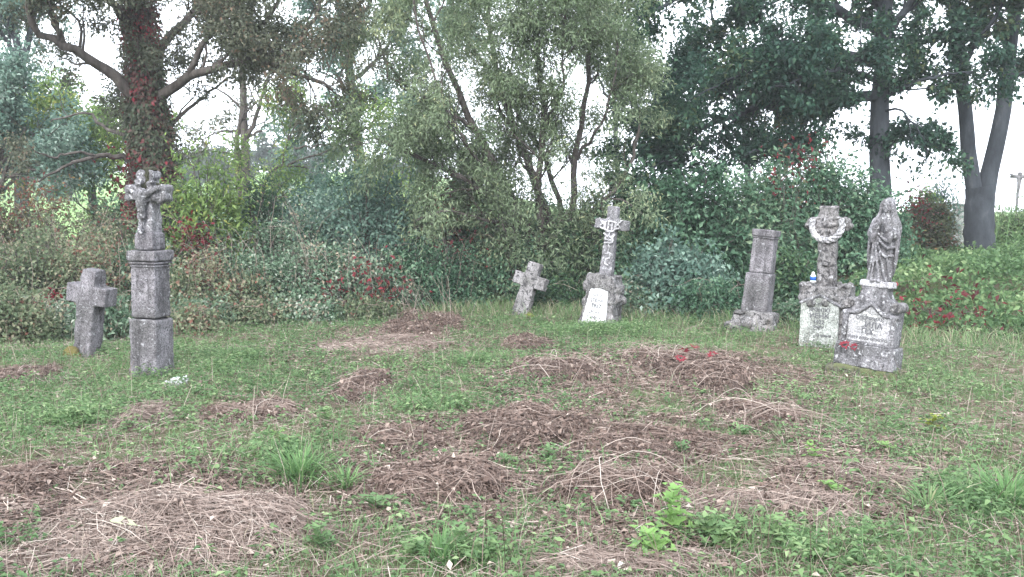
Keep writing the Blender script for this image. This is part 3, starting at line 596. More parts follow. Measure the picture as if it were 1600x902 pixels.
def leaf_on(C, m, spread, size, asp, droop=0.3, fold=0.25, t0=0.2, up=0.8, tint_s=0.25, seed=0, tfreq=1.1):
    n, K, _ = C.shape; idx = np.repeat(np.arange(n), m); N = len(idx)
    k = rnd(N, t0, 1) * (K - 1); i0 = np.minimum(k.astype(int), K - 2); u = (k - i0)[:, None]
    P = C[idx, i0] * (1 - u) + C[idx, i0 + 1] * u + rng.normal(0, spread, (N, 3)); T = unit(C[idx, i0 + 1] - C[idx, i0])
    return leaf_cloud(P, T * 0.5, size, asp, droop, fold, up, tint_s, seed, tfreq)
def leaf_cloud(P, T, size, asp, droop=0.3, fold=0.25, up=0.8, tint_s=0.25, seed=0, tfreq=1.1, face=0.0):
    N = len(P)
    D = unit(T + rng.normal(0, 0.6, (N, 3)) + np.array([0, 0, -droop])); Nn = unit(np.array([0, 0, up]) + face + rng.normal(0, 0.5, (N, 3)))
    V, Fq = leaf_faces(P, D, Nn, rnd(N, *size), asp, fold, 0.12)
    cl = fbm3(P, tfreq, seed, 2)
    tint = np.clip(0.42 + (cl - 0.5) * 1.2 + rng.normal(0, tint_s, N), 0, 1)
    return V, Fq, np.repeat(tint, 4)
def px_line(pts, Yd, dy=None):
    dy = dy if dy is not None else [0] * len(pts)
    return [at(x, y, Yd + q) for (x, y), q in zip(pts, dy)]
def ground_start(line, sink=0.15):
    p = line[0].copy(); p[2] = gz(p[0], p[1]) - sink; return [p] + [q for q in line if q[2] > p[2] + 0.3]

def twigs(C, Rd):
    n = len(C); return ribbons(C, unit(np.cross(C[:, -1] - C[:, 0], rng.normal(0, 1, (n, 3)))), Rd * 2)
def tree(name, label, Yd, specs, lv, leaf, mat, bark='bark', group=None, jit=0.02, extra=None, wts=None):
    """specs: (pixel line, radius0, radius1, depth offsets); first one is the trunk"""
    L = []
    for k, (pts, r0, r1, *dy) in enumerate(specs):
        ln = px_line(pts, Yd, dy[0] if dy else None)
        if k == 0: ln = ground_start(ln); base = ln[0].copy()
        L.append((ln, r0, r1))
    base[2] += 0.15
    o = thing(name, base, label, 'tree', group)
    C, Rd = limbs(L, 16, jit); C = C - base
    tr = Acc(); Rt = Rd.copy(); Rt[0, :2] *= np.array([1.35, 1.1]); tr.add(*tubes(C, Rt, 14))
    cur, curR = [C], [Rd]; Cw = Acc()
    P_, R_ = C, Rd; w = np.ones(len(C)); w[0] = 0.5 if name != 'twin_trunk_tree' else 0.0
    if wts: w[:len(wts)] = wts
    for q, kw in enumerate(lv):
        kw = dict(kw); n = kw.pop('n')
        P_, R_ = children(P_, R_, n, bias=(w if q == 0 else None), **kw)
        if q < len(lv) - 1: tr.add(*tubes(P_, R_, 6 if q == 0 else 3))
        else: tr.add(*twigs(P_, R_))
    tr.build('trunk', M[bark], o, smooth=True)
    V, Fq, t = leaf_on(P_, **leaf); Cw.add(V, Fq, t)
    if extra is not None: Cw.add(*extra(base))
    Cw.build('crown', LEAFM[mat], o)
    return o, C, Rd

# old creeper-clad tree behind the tall crucifix
oldt, oldC, oldR = tree('old_tree', 'old gnarled tree with creeper-covered trunk behind the tall crucifix monument', 15.5, [
    ([(232, 452), (236, 340), (238, 240), (228, 140), (217, 40), (208, -60), (200, -200)], 0.35, 0.15),
    ([(222, 165), (190, 130), (150, 98), (105, 72), (62, 52), (47, 18), (38, -50)], 0.115, 0.035, [0, -.3, -.6, -1, -1.2, -1.4, -1.5]),
    ([(245, 160), (285, 124), (330, 110), (375, 95), (430, 103), (480, 118), (520, 140)], 0.10, 0.02, [0, -.2, -.6, -.8, -1.1, -1.3, -1.5]),
    ([(228, 110), (262, 60), (300, 20), (340, -40), (380, -110)], 0.09, 0.03, [0, .3, .6, 1, 1.2]),
    ([(220, 60), (180, 10), (150, -50), (120, -110)], 0.09, 0.03, [0, -.5, -1, -1.2]),
    ([(375, 95), (400, 50), (430, 10), (450, -50)], 0.06, 0.02, [-.8, -.9, -1, -1]),
    ([(300, 118), (320, 60), (360, 10), (380, -60)], 0.06, 0.02, [-.3, -.6, -1, -1.2]),
    ([(205, 250), (165, 243), (130, 250), (95, 262), (60, 285)], 0.06, 0.012, [0, -.4, -.7, -1, -1.1]),
    ([(155, 244), (120, 238), (80, 246), (45, 228)], 0.03, 0.01, [-.5, -.8, -1, -1.3]),
    ([(205, 215), (165, 200), (130, 178), (80, 190)], 0.04, 0.012, [0, .2, .5, .8]),
    ([(245, 230), (275, 190), (320, 150), (360, 120)], 0.05, 0.015, [0, .2, .4, .6]),
    ([(105, 72), (80, 20), (70, -40)], 0.05, 0.02, [-1, -1.2, -1.3]), ([(430, 103), (470, 60), (500, 10), (515, -50)], 0.04, 0.015, [-1.1, -1.2, -1.2, -1.2])],
    [dict(n=120, L=(0.7, 1.8), ang=(25, 70), up=0.4, wob=0.22, K=7, t0=0.3, rr=0.5, rmin=0.006),
     dict(n=520, L=(0.4, 0.95), ang=(25, 65), up=0.1, wob=0.25, K=4, rmin=0.004),
     dict(n=3200, L=(0.2, 0.5), ang=(20, 60), up=0.0, wob=0.2, K=3, rmin=0.003, grav=-0.05)],
    dict(m=20, spread=0.07, size=(0.045, 0.085), asp=0.5, droop=0.5, seed=3), 'old_tree', wts=[.6, 1, 1.3, 1.3, 1.3, 1.3, 1.3, .12, .1, .25, .25, 1.2, 1.2])

# creeper on that trunk
cr = thing('creeper', (oldt.location[0], oldt.location[1], oldt.location[2]), 'red and dark green creeper clothing the trunk of the old tree', 'vine')
n = 13000; kk = rng.beta(1.4, 1.6, n) * 11.5; i0 = np.minimum(kk.astype(int), 14); u = (kk - i0)[:, None]
P = oldC[0, i0] * (1 - u) + oldC[0, i0 + 1] * u; rad = oldR[0, i0] * 1.05; th_ = rnd(n, 0, 2 * math.pi)
out = np.stack([np.cos(th_), np.sin(th_), np.zeros(n)], 1); off = rad + np.abs(rng.normal(0.02, 0.055, n))
P = P + out * off[:, None]; P[:, 2] += rng.normal(0, 0.1, n)
V, Fq = leaf_faces(P, unit(np.array([0, 0, -1.0]) + 0.6 * out + rng.normal(0, 0.45, (n, 3))), unit(out + rng.normal(0, 0.5, (n, 3))), rnd(n, 0.05, 0.10), 0.62)
cl = fbm3(P, 1.6, 31, 2); tt = np.clip(0.43 + (cl - 0.5) * 1.3 + rng.normal(0, 0.16, n) + 0.30 * np.exp(-((P[:, 2] - 1.9) / 0.6)**2) * (np.cos(th_ - 3.6) > 0.2), 0, 1)
obj_np('leaves', V, [Fq], LEAFM['ivy_mix'], cr, {'tint': np.repeat(tt, 4)})
st_ = []
for q in range(9):
    a0 = rng.uniform(0, 6.28); kq = np.linspace(0, 8.5, 14); j = np.minimum(kq.astype(int), 14); u = (kq - j)[:, None]
    c_ = oldC[0, j] * (1 - u) + oldC[0, j + 1] * u; aa = a0 + np.cumsum(rng.normal(0, 0.2, 14)); st_.append(c_ + np.stack([np.cos(aa), np.sin(aa), 0 * aa], 1) * (oldR[0, j] * 1.06)[:, None])
st_ = np.array(st_); V, Fq = tubes(st_, np.full(st_.shape[:2], 0.016), 5); obj_np('stem', V, [Fq], M['bark'], cr)

# central willow-leaved tree
tree('willow_tree', 'many-stemmed tree with narrow grey-green leaves behind the small leaning cross', 15.6, [
    ([(868, 470), (862, 405), (822, 360), (790, 290), (742, 200), (692, 90), (655, -30), (640, -120)], 0.10, 0.03, [0, 0, -.2, -.3, -.4, -.5, -.6, -.6]),
    ([(872, 440), (866, 360), (826, 260), (780, 130), (760, 0), (750, -120)], 0.09, 0.03, [0, .2, .4, .6, .8, 1]),
    ([(880, 440), (893, 350), (900, 250), (918, 130), (925, 10), (935, -90)], 0.08, 0.02, [0, .1, 0, -.2, -.3, -.3]),
    ([(862, 400), (800, 335), (740, 290), (680, 255), (622, 235), (585, 215)], 0.07, 0.02, [0, -.4, -.8, -1.1, -1.3, -1.4]),
    ([(880, 420), (920, 350), (955, 300), (985, 250), (1000, 190)], 0.06, 0.02, [0, -.2, -.5, -.7, -.8]),
    ([(868, 420), (840, 330), (850, 200), (840, 60), (850, -80)], 0.08, 0.02, [0, -.4, -.8, -1, -1]),
    ([(860, 410), (770, 320), (700, 210), (640, 140), (600, 90)], 0.06, 0.02, [0, .2, .4, .4, .3]),
    ([(840, 380), (770, 350), (700, 330), (650, 345)], 0.04, 0.012, [-.2, -.7, -1.1, -1.4]),
    ([(880, 410), (870, 300), (800, 160), (720, 40), (700, -80)], 0.06, 0.02, [0, .8, 1.2, 1.4, 1.4]),
    ([(790, 290), (730, 230), (690, 150), (660, 60), (640, -30)], 0.035, 0.012, [-.3, -.9, -1.3, -1.5, -1.6]), ([(826, 260), (800, 190), (800, 100), (810, 10)], 0.03, 0.012, [.4, -.5, -1.2, -1.4]), ([(900, 250), (940, 190), (960, 120), (965, 50)], 0.03, 0.012, [0, -.5, -.8, -.9]), ([(742, 200), (680, 160), (620, 130), (590, 60)], 0.03, 0.012, [-.4, -.7, -.9, -1]), ([(850, 200), (880, 140), (880, 60), (890, -30)], 0.03, 0.012, [-.8, -1.2, -1.4, -1.5])],
    [dict(n=190, L=(0.6, 1.5), ang=(20, 60), up=0.25, wob=0.15, K=7, t0=0.25, rr=0.5, rmin=0.005),
     dict(n=1050, L=(0.4, 0.85), ang=(20, 55), up=0.15, wob=0.18, K=4, rmin=0.003),
     dict(n=5600, L=(0.25, 0.55), ang=(15, 50), up=0.0, wob=0.15, K=3, rmin=0.0025, grav=-0.08)],
    dict(m=19, spread=0.07, size=(0.05, 0.10), asp=0.30, droop=0.45, fold=0.2, seed=5), 'willow')

# oak with long level limbs on the right
tree('oak_tree', 'dark-leaved oak with long level boughs behind the statue monument', 18.0, [
    ([(1380, 410), (1377, 300), (1374, 200), (1376, 90), (1382, -20), (1388, -160), (1390, -260)], 0.24, 0.11),
    ([(1372, 150), (1310, 156), (1240, 158), (1170, 172), (1095, 200), (1020, 236)], 0.12, 0.02, [0, -.3, -.6, -1, -1.4, -1.8]),
    ([(1374, 100), (1290, 78), (1200, 72), (1100, 95), (1030, 120), (985, 160)], 0.12, 0.02, [0, .2, .3, .3, .2, 0]),
    ([(1376, 50), (1270, 0), (1160, -20), (1060, 0), (980, 40)], 0.12, 0.02, [0, -.5, -1, -1.5, -1.9]),
    ([(1380, 10), (1290, -70), (1180, -110), (1060, -100)], 0.12, 0.03, [0, .5, 1, 1.3]),
    ([(1380, 150), (1420, 132), (1470, 118), (1520, 112)], 0.06, 0.015, [0, -.4, -.7, -1]),
    ([(1380, 60), (1420, 10), (1460, -40), (1490, -100)], 0.10, 0.03, [0, -.3, -.8, -1]),
    ([(1376, 180), (1400, 170), (1430, 195), (1450, 240)], 0.03, 0.01, [0, -.4, -.7, -.9]),
    ([(1374, 130), (1320, 110), (1260, 120), (1200, 140)], 0.06, 0.015, [0, -.9, -1.6, -2.2]),
    ([(1300, 155), (1260, 190), (1215, 220), (1170, 240)], 0.04, 0.012, [-.3, -.7, -1.2, -1.6]),
    ([(1170, 172), (1110, 215), (1050, 250), (1000, 270)], 0.03, 0.01, [-1, -1.5, -1.9, -2.2]), ([(1100, 95), (1040, 150), (990, 190), (960, 225)], 0.035, 0.01, [.3, -.3, -.6, -.8]), ([(1240, 158), (1200, 110), (1130, 130), (1070, 160)], 0.035, 0.01, [-.6, -1.2, -1.7, -2])],
    [dict(n=220, L=(0.6, 1.4), ang=(25, 60), up=0.18, wob=0.18, K=6, t0=0.15, rr=0.5, rmin=0.006),
     dict(n=950, L=(0.3, 0.75), ang=(25, 60), up=0.02, wob=0.2, K=4, rmin=0.004),
     dict(n=4200, L=(0.2, 0.45), ang=(20, 60), up=0.0, wob=0.2, K=3, rmin=0.003)],
    dict(m=16, spread=0.07, size=(0.07, 0.13), asp=0.6, droop=0.25, up=1.2, seed=8), 'oak', 'bark_s', wts=[.35, .9, 1.3, 1.6, 1.6, .9, 1.3, 2.0, 1.1, .6, .7, .9, 1.0])

# twin-trunk tree at the right
tree('twin_trunk_tree', 'tree forking low into two smooth trunks beside the pale half hidden gravestone', 18.0, [
    ([(1531, 388), (1530, 350), (1530, 315), (1530, 292)], 0.31, 0.27),
    ([(1526, 330), (1520, 285), (1513, 230), (1506, 160), (1499, 80), (1490, -20), (1478, -160)], 0.165, 0.09),
    ([(1534, 330), (1543, 285), (1556, 230), (1568, 160), (1578, 80), (1588, -20), (1600, -160)], 0.185, 0.10),
    ([(1503, 110), (1530, 60), (1560, 20), (1580, -30)], 0.05, 0.02, [0, -.4, -.6, -.8]),
    ([(1570, 130), (1610, 110), (1660, 100)], 0.05, 0.02, [0, -.4, -.6]),
    ([(1505, 140), (1450, 120), (1410, 60)], 0.05, 0.02, [0, .4, .6]),
    ([(1590, 40), (1630, 10), (1680, -20)], 0.07, 0.02), ([(1495, 20), (1440, -30), (1400, -80)], 0.07, 0.02)],
    [dict(n=34, L=(0.6, 1.6), ang=(30, 70), up=0.15, wob=0.2, K=6, t0=0.42, rr=0.4, rmin=0.006),
     dict(n=240, L=(0.4, 0.9), ang=(25, 60), up=0.02, wob=0.2, K=4, rmin=0.004),
     dict(n=900, L=(0.2, 0.45), ang=(20, 60), up=0.0, wob=0.2, K=3, rmin=0.003)],
    dict(m=13, spread=0.06, size=(0.08, 0.15), asp=0.6, droop=0.3, up=1.0, seed=9), 'oak', 'bark_s', jit=0.008)

sp3 = lambda n1, n2, n3, up=0.15: [dict(n=n1, L=(0.8, 2.2), ang=(25, 60), up=up, wob=0.2, K=6, t0=0.3, rr=0.5, rmin=0.008), dict(n=n2, L=(0.5, 1.1), ang=(25, 60), up=0.05, wob=0.2, K=4, rmin=0.006), dict(n=n3, L=(0.25, 0.6), ang=(20, 60), wob=0.2, K=4, rmin=0.005)]
tree('slender_tree', 'slender tree with upright grey trunk beyond the red-leaved bush', 26.0, [
    ([(33, 330), (32, 240), (31, 150), (30, 95), (22, 40), (14, -40)], 0.24, 0.08), ([(31, 110), (45, 60), (55, 10), (58, -60)], 0.12, 0.04), ([(30, 100), (8, 60), (-20, 20)], 0.10, 0.03), ([(32, 190), (70, 180), (110, 190)], 0.06, 0.02), ([(32, 230), (0, 200), (-40, 190)], 0.06, 0.02)],
    sp3(50, 220, 900), dict(m=12, spread=0.1, size=(0.09, 0.16), asp=0.55, seed=12), 'grey_green', 'bark_s')
tree('bare_forked_tree', 'thin half-bare forked tree standing beyond the yellow-green bush', 25.0, [
    ([(383, 320), (384, 250), (380, 180), (379, 110), (386, 60), (395, 0), (400, -80)], 0.16, 0.05), ([(385, 215), (402, 180), (412, 140), (425, 100), (440, 60)], 0.07, 0.02), ([(386, 215), (415, 198), (445, 175)], 0.05, 0.015), ([(374, 320), (371, 240), (374, 190), (380, 165)], 0.11, 0.05), ([(374, 205), (350, 205), (320, 215)], 0.05, 0.015)],
    sp3(26, 90, 260), dict(m=8, spread=0.1, size=(0.08, 0.15), asp=0.5, seed=13), 'old_tree', 'bark')
tree('dark_trunk_tree', 'tree with dark branching trunk and airy crown behind the grey-green bush', 24.0, [
    ([(562, 310), (558, 230), (552, 180), (546, 120), (541, 60), (526, 0), (510, -90)], 0.22, 0.06), ([(550, 165), (532, 125), (510, 100), (490, 80)], 0.08, 0.02), ([(552, 125), (590, 92), (612, 62), (640, 30)], 0.07, 0.02), ([(556, 205), (590, 195), (620, 205)], 0.06, 0.02), ([(556, 215), (520, 200), (490, 215)], 0.06, 0.02), ([(542, 60), (575, 10), (600, -50)], 0.09, 0.03), ([(545, 80), (500, 30), (470, -30)], 0.08, 0.03), ([(612, 62), (660, 60), (700, 20)], .05, .02)],
    sp3(95, 420, 1900), dict(m=12, spread=0.1, size=(0.08, 0.15), asp=0.5, seed=14), 'grey_green', 'bark')
tree('pale_trunk_tree', 'slim pale-trunked tree seen under the oak boughs', 23.0, [
    ([(1170, 330), (1166, 250), (1160, 190), (1145, 120), (1122, 70), (1110, 10)], 0.11, 0.03), ([(1150, 140), (1170, 90), (1200, 40)], 0.05, 0.02), ([(1165, 240), (1120, 220), (1080, 225)], 0.04, 0.015), ([(1165, 250), (1210, 225), (1260, 215)], 0.04, 0.015), ([(1163, 220), (1100, 180), (1050, 190)], .04, .015)],
    sp3(24, 90, 330), dict(m=9, spread=0.09, size=(0.08, 0.14), asp=0.5, seed=15), 'oak', 'bark_s')
tree('slender_tree', 'slim tree at the gap between the willow-leaved tree and the oak', 22.0, [
    ([(968, 330), (965, 250), (960, 170), (952, 90), (950, 20), (955, -60)], 0.09, 0.03), ([(962, 190), (985, 140), (1000, 90)], 0.04, 0.015), ([(960, 170), (935, 120), (925, 60)], 0.04, 0.015)],
    sp3(34, 130, 600), dict(m=9, spread=0.08, size=(0.07, 0.13), asp=0.5, seed=16), 'willow', 'bark_s')
tree('thicket_tree', 'broad yellowish-green tree hanging low over the gap to the meadow', 21.0, [
    ([(150, 345), (140, 290), (130, 240), (120, 190), (110, 150)], 0.14, 0.05), ([(138, 280), (90, 230), (60, 210)], 0.06, 0.02), ([(140, 290), (180, 240), (200, 215)], 0.06, 0.02), ([(135, 260), (110, 215), (80, 190)], .05, .02), ([(140, 285), (100, 265), (70, 260)], .05, .02), ([(140, 285), (175, 265), (200, 262)], .05, .02)],
    sp3(45, 200, 900, 0.05), dict(m=14, spread=0.1, size=(0.08, 0.14), asp=0.45, seed=17), 'yellow_green', 'bark')
tree('thicket_tree', 'dark bluish-green young tree behind the red-leaved bush', 19.0, [
    ([(-10, 340), (-8, 280), (0, 230), (8, 180), (5, 130)], 0.12, 0.04), ([(-8, 270), (30, 230), (55, 215)], 0.05, 0.02), ([(-6, 250), (-40, 200), (-60, 180)], 0.05, 0.02), ([(-8, 290), (30, 270), (60, 265)], .05, .02)],
    sp3(40, 170, 800, 0.05), dict(m=13, spread=0.1, size=(0.08, 0.13), asp=0.5, seed=18), 'grey_green', 'bark')
tree('leaning_tree', 'small tree with bowed dark limbs between the half-bare tree and the grey-green bush', 21.0, [
    ([(408, 330), (412, 290), (425, 265), (450, 258), (480, 262)], 0.06, 0.02), ([(440, 260), (450, 220), (470, 185)], 0.035, 0.012), ([(425, 275), (440, 300), (450, 320)], 0.02, 0.008), ([(450, 258), (500, 240), (540, 225)], .03, .012), ([(460, 230), (520, 225), (560, 215)], .03, .01)],
    sp3(22, 110, 480, 0.1), dict(m=13, spread=0.09, size=(0.06, 0.11), asp=0.45, seed=19), 'yellow_green', 'bark')

# far trees fading behind the meadow
def far_tree(px, pyb, pyt, Yd, wpx, label, mat='far'):
    b = at(px, pyb, Yd); b[2] = gz(b[0], b[1]); tz = at(px, pyt, Yd)[2]; hgt = max(tz - b[2], 2.0); wd = wpx * Yd / F_PX
    o = thing('far_tree', b, label, 'tree', 'far trees behind the meadow')
    C, Rd = limbs([([(0, 0, -0.2), (0.1, 0, hgt * 0.4), (0, 0, hgt * 0.85)], 0.25, 0.06)] + [([(0, 0, hgt * q), (wd * 0.25 * math.cos(a_), wd * 0.25 * math.sin(a_), hgt * (q + 0.18)), (wd * 0.42 * math.cos(a_), wd * 0.42 * math.sin(a_), hgt * (q + 0.28))], 0.12, 0.04) for q, a_ in zip(rnd(9, 0.2, 0.62), np.arange(9) * 2.4)], 8, 0.05)
    tr = Acc(); tr.add(*tubes(C, Rd, 7)); P1, R1 = children(C, Rd, 120, (wd * 0.12, wd * 0.3), (30, 80), 0.2, 0.2, 5, 0.25, rmin=0.02); tr.add(*tubes(P1, R1, 3)); tr.build('trunk', M['bark'], o)
    A = Acc(); A.add(*leaf_on(P1, 22, wd * 0.05, (0.25, 0.5), 0.6, seed=int(px))); A.build('crown', LEAFM[mat], o)
for k, (px, pyt, Yd, w_, lab) in enumerate([
    (430, 205, 75, 80, 'hazy tall tree in the far treeline, beyond the half-bare forked tree'), (355, 225, 80, 90, 'hazy broad tree in the far treeline, beyond the yellow-green bush'),
    (495, 222, 85, 90, 'hazy tree in the far treeline, beyond the leaning small tree'), (285, 230, 90, 90, 'hazy tree in the far treeline, just right of the old creeper-clad trunk'),
    (110, 235, 80, 100, 'hazy tree in the far treeline, seen over the meadow gap'), (40, 225, 85, 100, 'hazy tree in the far treeline, behind the slender upright tree'),
    (620, 235, 80, 90, 'hazy tree in the far treeline, behind the many-stemmed tree')]):
    far_tree(px, 320, pyt, Yd, w_, lab)

# shrubs ------------------------------------------------------------
def shrub(name, label, px, Yd, top_py, wpx, mat, n=9000, size=(0.05, 0.09), asp=0.55, depth=None, droop=0.3, cat='shrub', group=None, zsink=0.0, stems=26, seed=0, tint=0.28, bark='bark', clump=0.11, shift=0.0, bottom=0.12):
    n = int(n * 0.76); size = (size[0] * 1.05, size[1] * 1.05); b = at(px, 330, Yd); b[2] = gz(b[0], b[1]); hgt = at(px, top_py, Yd)[2] - b[2]; a = wpx * Yd / F_PX / 2; dp = (depth or a * 1.3) / 2 if depth is None else depth / 2
    o = thing(name, b, label, cat, group)
    k = rnd(stems, 0, 2 * math.pi); ph = np.arccos(rnd(stems, 0.0, 1.0))
    E = np.stack([a * 0.92 * np.sin(ph) * np.cos(k), dp * 0.92 * np.sin(ph) * np.sin(k), hgt * (0.25 + 0.7 * np.cos(ph))], 1)
    S = []
    for e in E:
        s0 = np.array([e[0] * 0.25 * rng.uniform(0.3, 1), e[1] * 0.25, -0.05]); S.append(([s0, s0 * 0.5 + e * 0.5 + np.array([0, 0, 0.12 * hgt]), e], 0.012 + 0.006 * hgt, 0.005))
    C, Rd = limbs(S, 8, 0.02); tr = Acc(); tr.add(*tubes(C, Rd, 4))
    P1, R1 = children(C, Rd, stems * 7, (0.22 * hgt, 0.5 * hgt), (25, 65), 0.2, 0.2, 5, 0.2, rmin=0.003, Lend=0.6); tr.add(*twigs(P1, R1)); tr.build('stem', M[bark], o)
    if cat == 'bramble':
        nc = 9; S = []
        for _ in range(nc):
            s0 = np.array([rng.uniform(-.9, .9) * a, rng.uniform(-.9, .5) * dp, 0]); dx = rng.normal(0, .35); S.append(([s0, s0 + np.array([dx * .3, -.05, hgt * rng.uniform(.7, 1.1)]), s0 + np.array([dx, -.15, hgt * rng.uniform(.7, 1.25)])], .0045, .002))
        C2, R2 = limbs(S, 9, .012); V, Fq = tubes(C2, R2, 4); obj_np('cane', V, [Fq], LEAFM['straw'], o, {'tint': np.repeat(rnd(nc, .2, .85), 36)})
    A = Acc(); m = max(1, int(n * 0.35 / (stems * 7))); A.add(*leaf_on(P1, m, 0.05 + 0.02 * hgt, size, asp, droop, seed=seed, tint_s=tint))
    nc = max(20, int(n * 0.65 / 30)); k = rnd(nc, 0, 2 * math.pi); cz = rnd(nc, -0.15, 1.0); sr = np.sqrt(np.maximum(1 - cz**2, 0)); q = rnd(nc, 0.35, 1.0)**0.5
    lump = 0.62 + 0.8 * vn3(np.cos(k) * sr * 2.2 + 5, np.sin(k) * sr * 2.2, cz * 2.2, seed + 3)
    Cc = np.stack([a * sr * np.cos(k), dp * sr * np.sin(k), np.zeros(nc)], 1) * (q * lump)[:, None]
    Cc[:, 2] = hgt * (bottom + (0.90 - bottom) * np.clip(cz * q * np.clip(lump, 0, 1.1), -0.05, 1.1))
    P = np.repeat(Cc, 30, 0) + rng.normal(0, clump, (nc * 30, 3)); P[:, 2] = np.maximum(P[:, 2], 0.03)
    outw = unit(np.repeat(Cc, 30, 0) * np.array([1, 1, 0.3]))
    A.add(*leaf_cloud(P, outw * 0.25, size, asp, droop + 0.15, seed=seed, tint_s=tint, face=outw * 0.8, up=0.55)); A.build('foliage', LEAFM[mat], o)
    return o
SH = [  # name, label, px, Y, top, width px, material, leaves, size, aspect
 ('red_bush', 'bush of red and olive autumn leaves behind the stout plain cross', 35, 15.5, 268, 170, 'red_bush', 9000, (0.05, 0.09), .5),
 ('creeper_bush', 'low tangle of crimson creeper between the meadow gap and the old tree', 165, 15.0, 316, 110, 'red_bush', 3500, (0.05, 0.09), .55),
 ('yellow_green_bush', 'leafy yellow-green bush right of the tall crucifix monument', 325, 14.6, 228, 135, 'yellow_green', 9500, (0.07, 0.13), .36),
 ('dark_bush', 'dark green bush tucked beside the yellow-green bush', 405, 15.6, 270, 95, 'dark_green', 5000, (0.05, 0.09), .5),
 ('grey_green_bush', 'large rounded grey-green bush left of the many-stemmed tree', 575, 15.2, 252, 245, 'grey_green', 19000, (0.055, 0.095), .6),
 ('mixed_bush', 'bush of reddish and grey-green leaves under the boughs of the many-stemmed tree', 715, 15.8, 290, 160, 'red_bush', 8000, (0.05, 0.085), .5),
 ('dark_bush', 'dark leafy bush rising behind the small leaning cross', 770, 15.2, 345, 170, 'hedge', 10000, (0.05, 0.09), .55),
 ('leafy_bush', 'loose yellowish-green bush hiding the stem bases of the many-stemmed tree', 815, 15.1, 258, 190, 'willow', 10000, (0.06, 0.11), .3),
 ('leafy_bush', 'loose narrow-leaved bush left behind the garland cross', 915, 15.3, 275, 130, 'willow', 7000, (0.06, 0.11), .3),
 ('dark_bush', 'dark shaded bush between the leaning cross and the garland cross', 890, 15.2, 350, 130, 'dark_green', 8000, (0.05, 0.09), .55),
 ('hedge_bush', 'tall blue-green bush directly behind the garland cross', 985, 15.4, 262, 150, 'hedge', 13000, (0.06, 0.11), .55),
 ('hedge_bush', 'tall broad blue-green bush between the garland cross and the broken pedestal', 1085, 15.0, 250, 170, 'hedge', 17000, (0.065, 0.12), .55),
 ('hedge_bush', 'low pale-leaved bush in front of the tall hedge left of the broken pedestal', 1060, 13.7, 370, 150, 'grey_green', 9000, (0.06, 0.11), .55),
 ('hedge_bush', 'tall blue-green bush directly behind the broken pedestal', 1195, 15.2, 250, 150, 'hedge', 13000, (0.065, 0.12), .55),
 ('hedge_bush', 'tall bush flecked with red creeper behind the thorn wreath cross', 1285, 15.6, 225, 150, 'hedge', 13000, (0.06, 0.11), .55),
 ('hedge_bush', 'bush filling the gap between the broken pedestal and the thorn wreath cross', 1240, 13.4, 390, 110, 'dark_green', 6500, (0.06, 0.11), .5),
 ('hedge_bush', 'bush behind the praying statue at the foot of the oak', 1360, 15.6, 285, 120, 'hedge', 9000, (0.05, 0.1), .55),
 ('autumn_bush', 'dull red leaved bush between the oak and the twin-trunk tree', 1438, 19.0, 312, 110, 'red_bush', 6500, (0.06, 0.1), .55),
 ('thicket_bush', 'shadowy rear bush seen between the leaning small tree and the large rounded bush', 490, 19.5, 285, 110, 'grey_green', 5000, (0.08, 0.13), .5),
 ('leafy_bush', 'green leafy bush right of the twin-trunk tree', 1598, 19.5, 306, 120, 'weed', 5000, (0.06, 0.11), .4),
 ('thicket_bush', 'thicket bush further along the hedge beyond the tan brambles', -110, 15.0, 290, 200, 'hedge', 6000, (0.07, 0.12), .5),
 ('thicket_bush', 'outermost thicket bush at the left end of the hedge', -300, 14.5, 280, 240, 'grey_green', 6000, (0.07, 0.12), .5),
 ('thicket_bush', 'thicket bush beyond the tall green tussock at the right end', 1760, 15.5, 320, 200, 'hedge', 4500, (0.07, 0.12), .5),
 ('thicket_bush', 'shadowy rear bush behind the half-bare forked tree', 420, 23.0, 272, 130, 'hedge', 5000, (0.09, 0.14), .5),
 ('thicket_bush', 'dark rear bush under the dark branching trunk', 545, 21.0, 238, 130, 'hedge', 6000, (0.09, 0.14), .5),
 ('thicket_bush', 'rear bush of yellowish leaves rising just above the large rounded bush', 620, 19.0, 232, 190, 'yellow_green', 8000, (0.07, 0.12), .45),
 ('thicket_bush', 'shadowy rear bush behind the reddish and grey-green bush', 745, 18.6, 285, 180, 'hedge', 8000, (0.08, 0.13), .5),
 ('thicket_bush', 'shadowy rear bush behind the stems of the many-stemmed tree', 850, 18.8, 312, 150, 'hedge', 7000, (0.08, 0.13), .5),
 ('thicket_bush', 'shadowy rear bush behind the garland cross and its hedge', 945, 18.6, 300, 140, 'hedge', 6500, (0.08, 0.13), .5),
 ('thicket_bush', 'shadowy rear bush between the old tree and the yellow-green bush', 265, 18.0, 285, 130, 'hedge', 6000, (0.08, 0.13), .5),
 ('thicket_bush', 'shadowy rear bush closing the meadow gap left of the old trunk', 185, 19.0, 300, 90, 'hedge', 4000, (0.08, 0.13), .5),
 ('yellow_bush', 'small yellow-leaved bush just right of the oak trunk', 1440, 20.0, 280, 70, 'yellow_green', 2600, (0.06, 0.1), .5),
 ('dark_bush', 'grey bush with thin upper twigs beside the half hidden gravestone', 1468, 21.0, 270, 62, 'grey_green', 3000, (0.06, 0.1), .5),
]
for k, (nm, lb, px, Yd, tp, w_, mt, n_, sz, asp) in enumerate(SH): shrub(nm, lb, px, Yd, tp, w_, mt, n_, sz, asp, seed=100 + k)
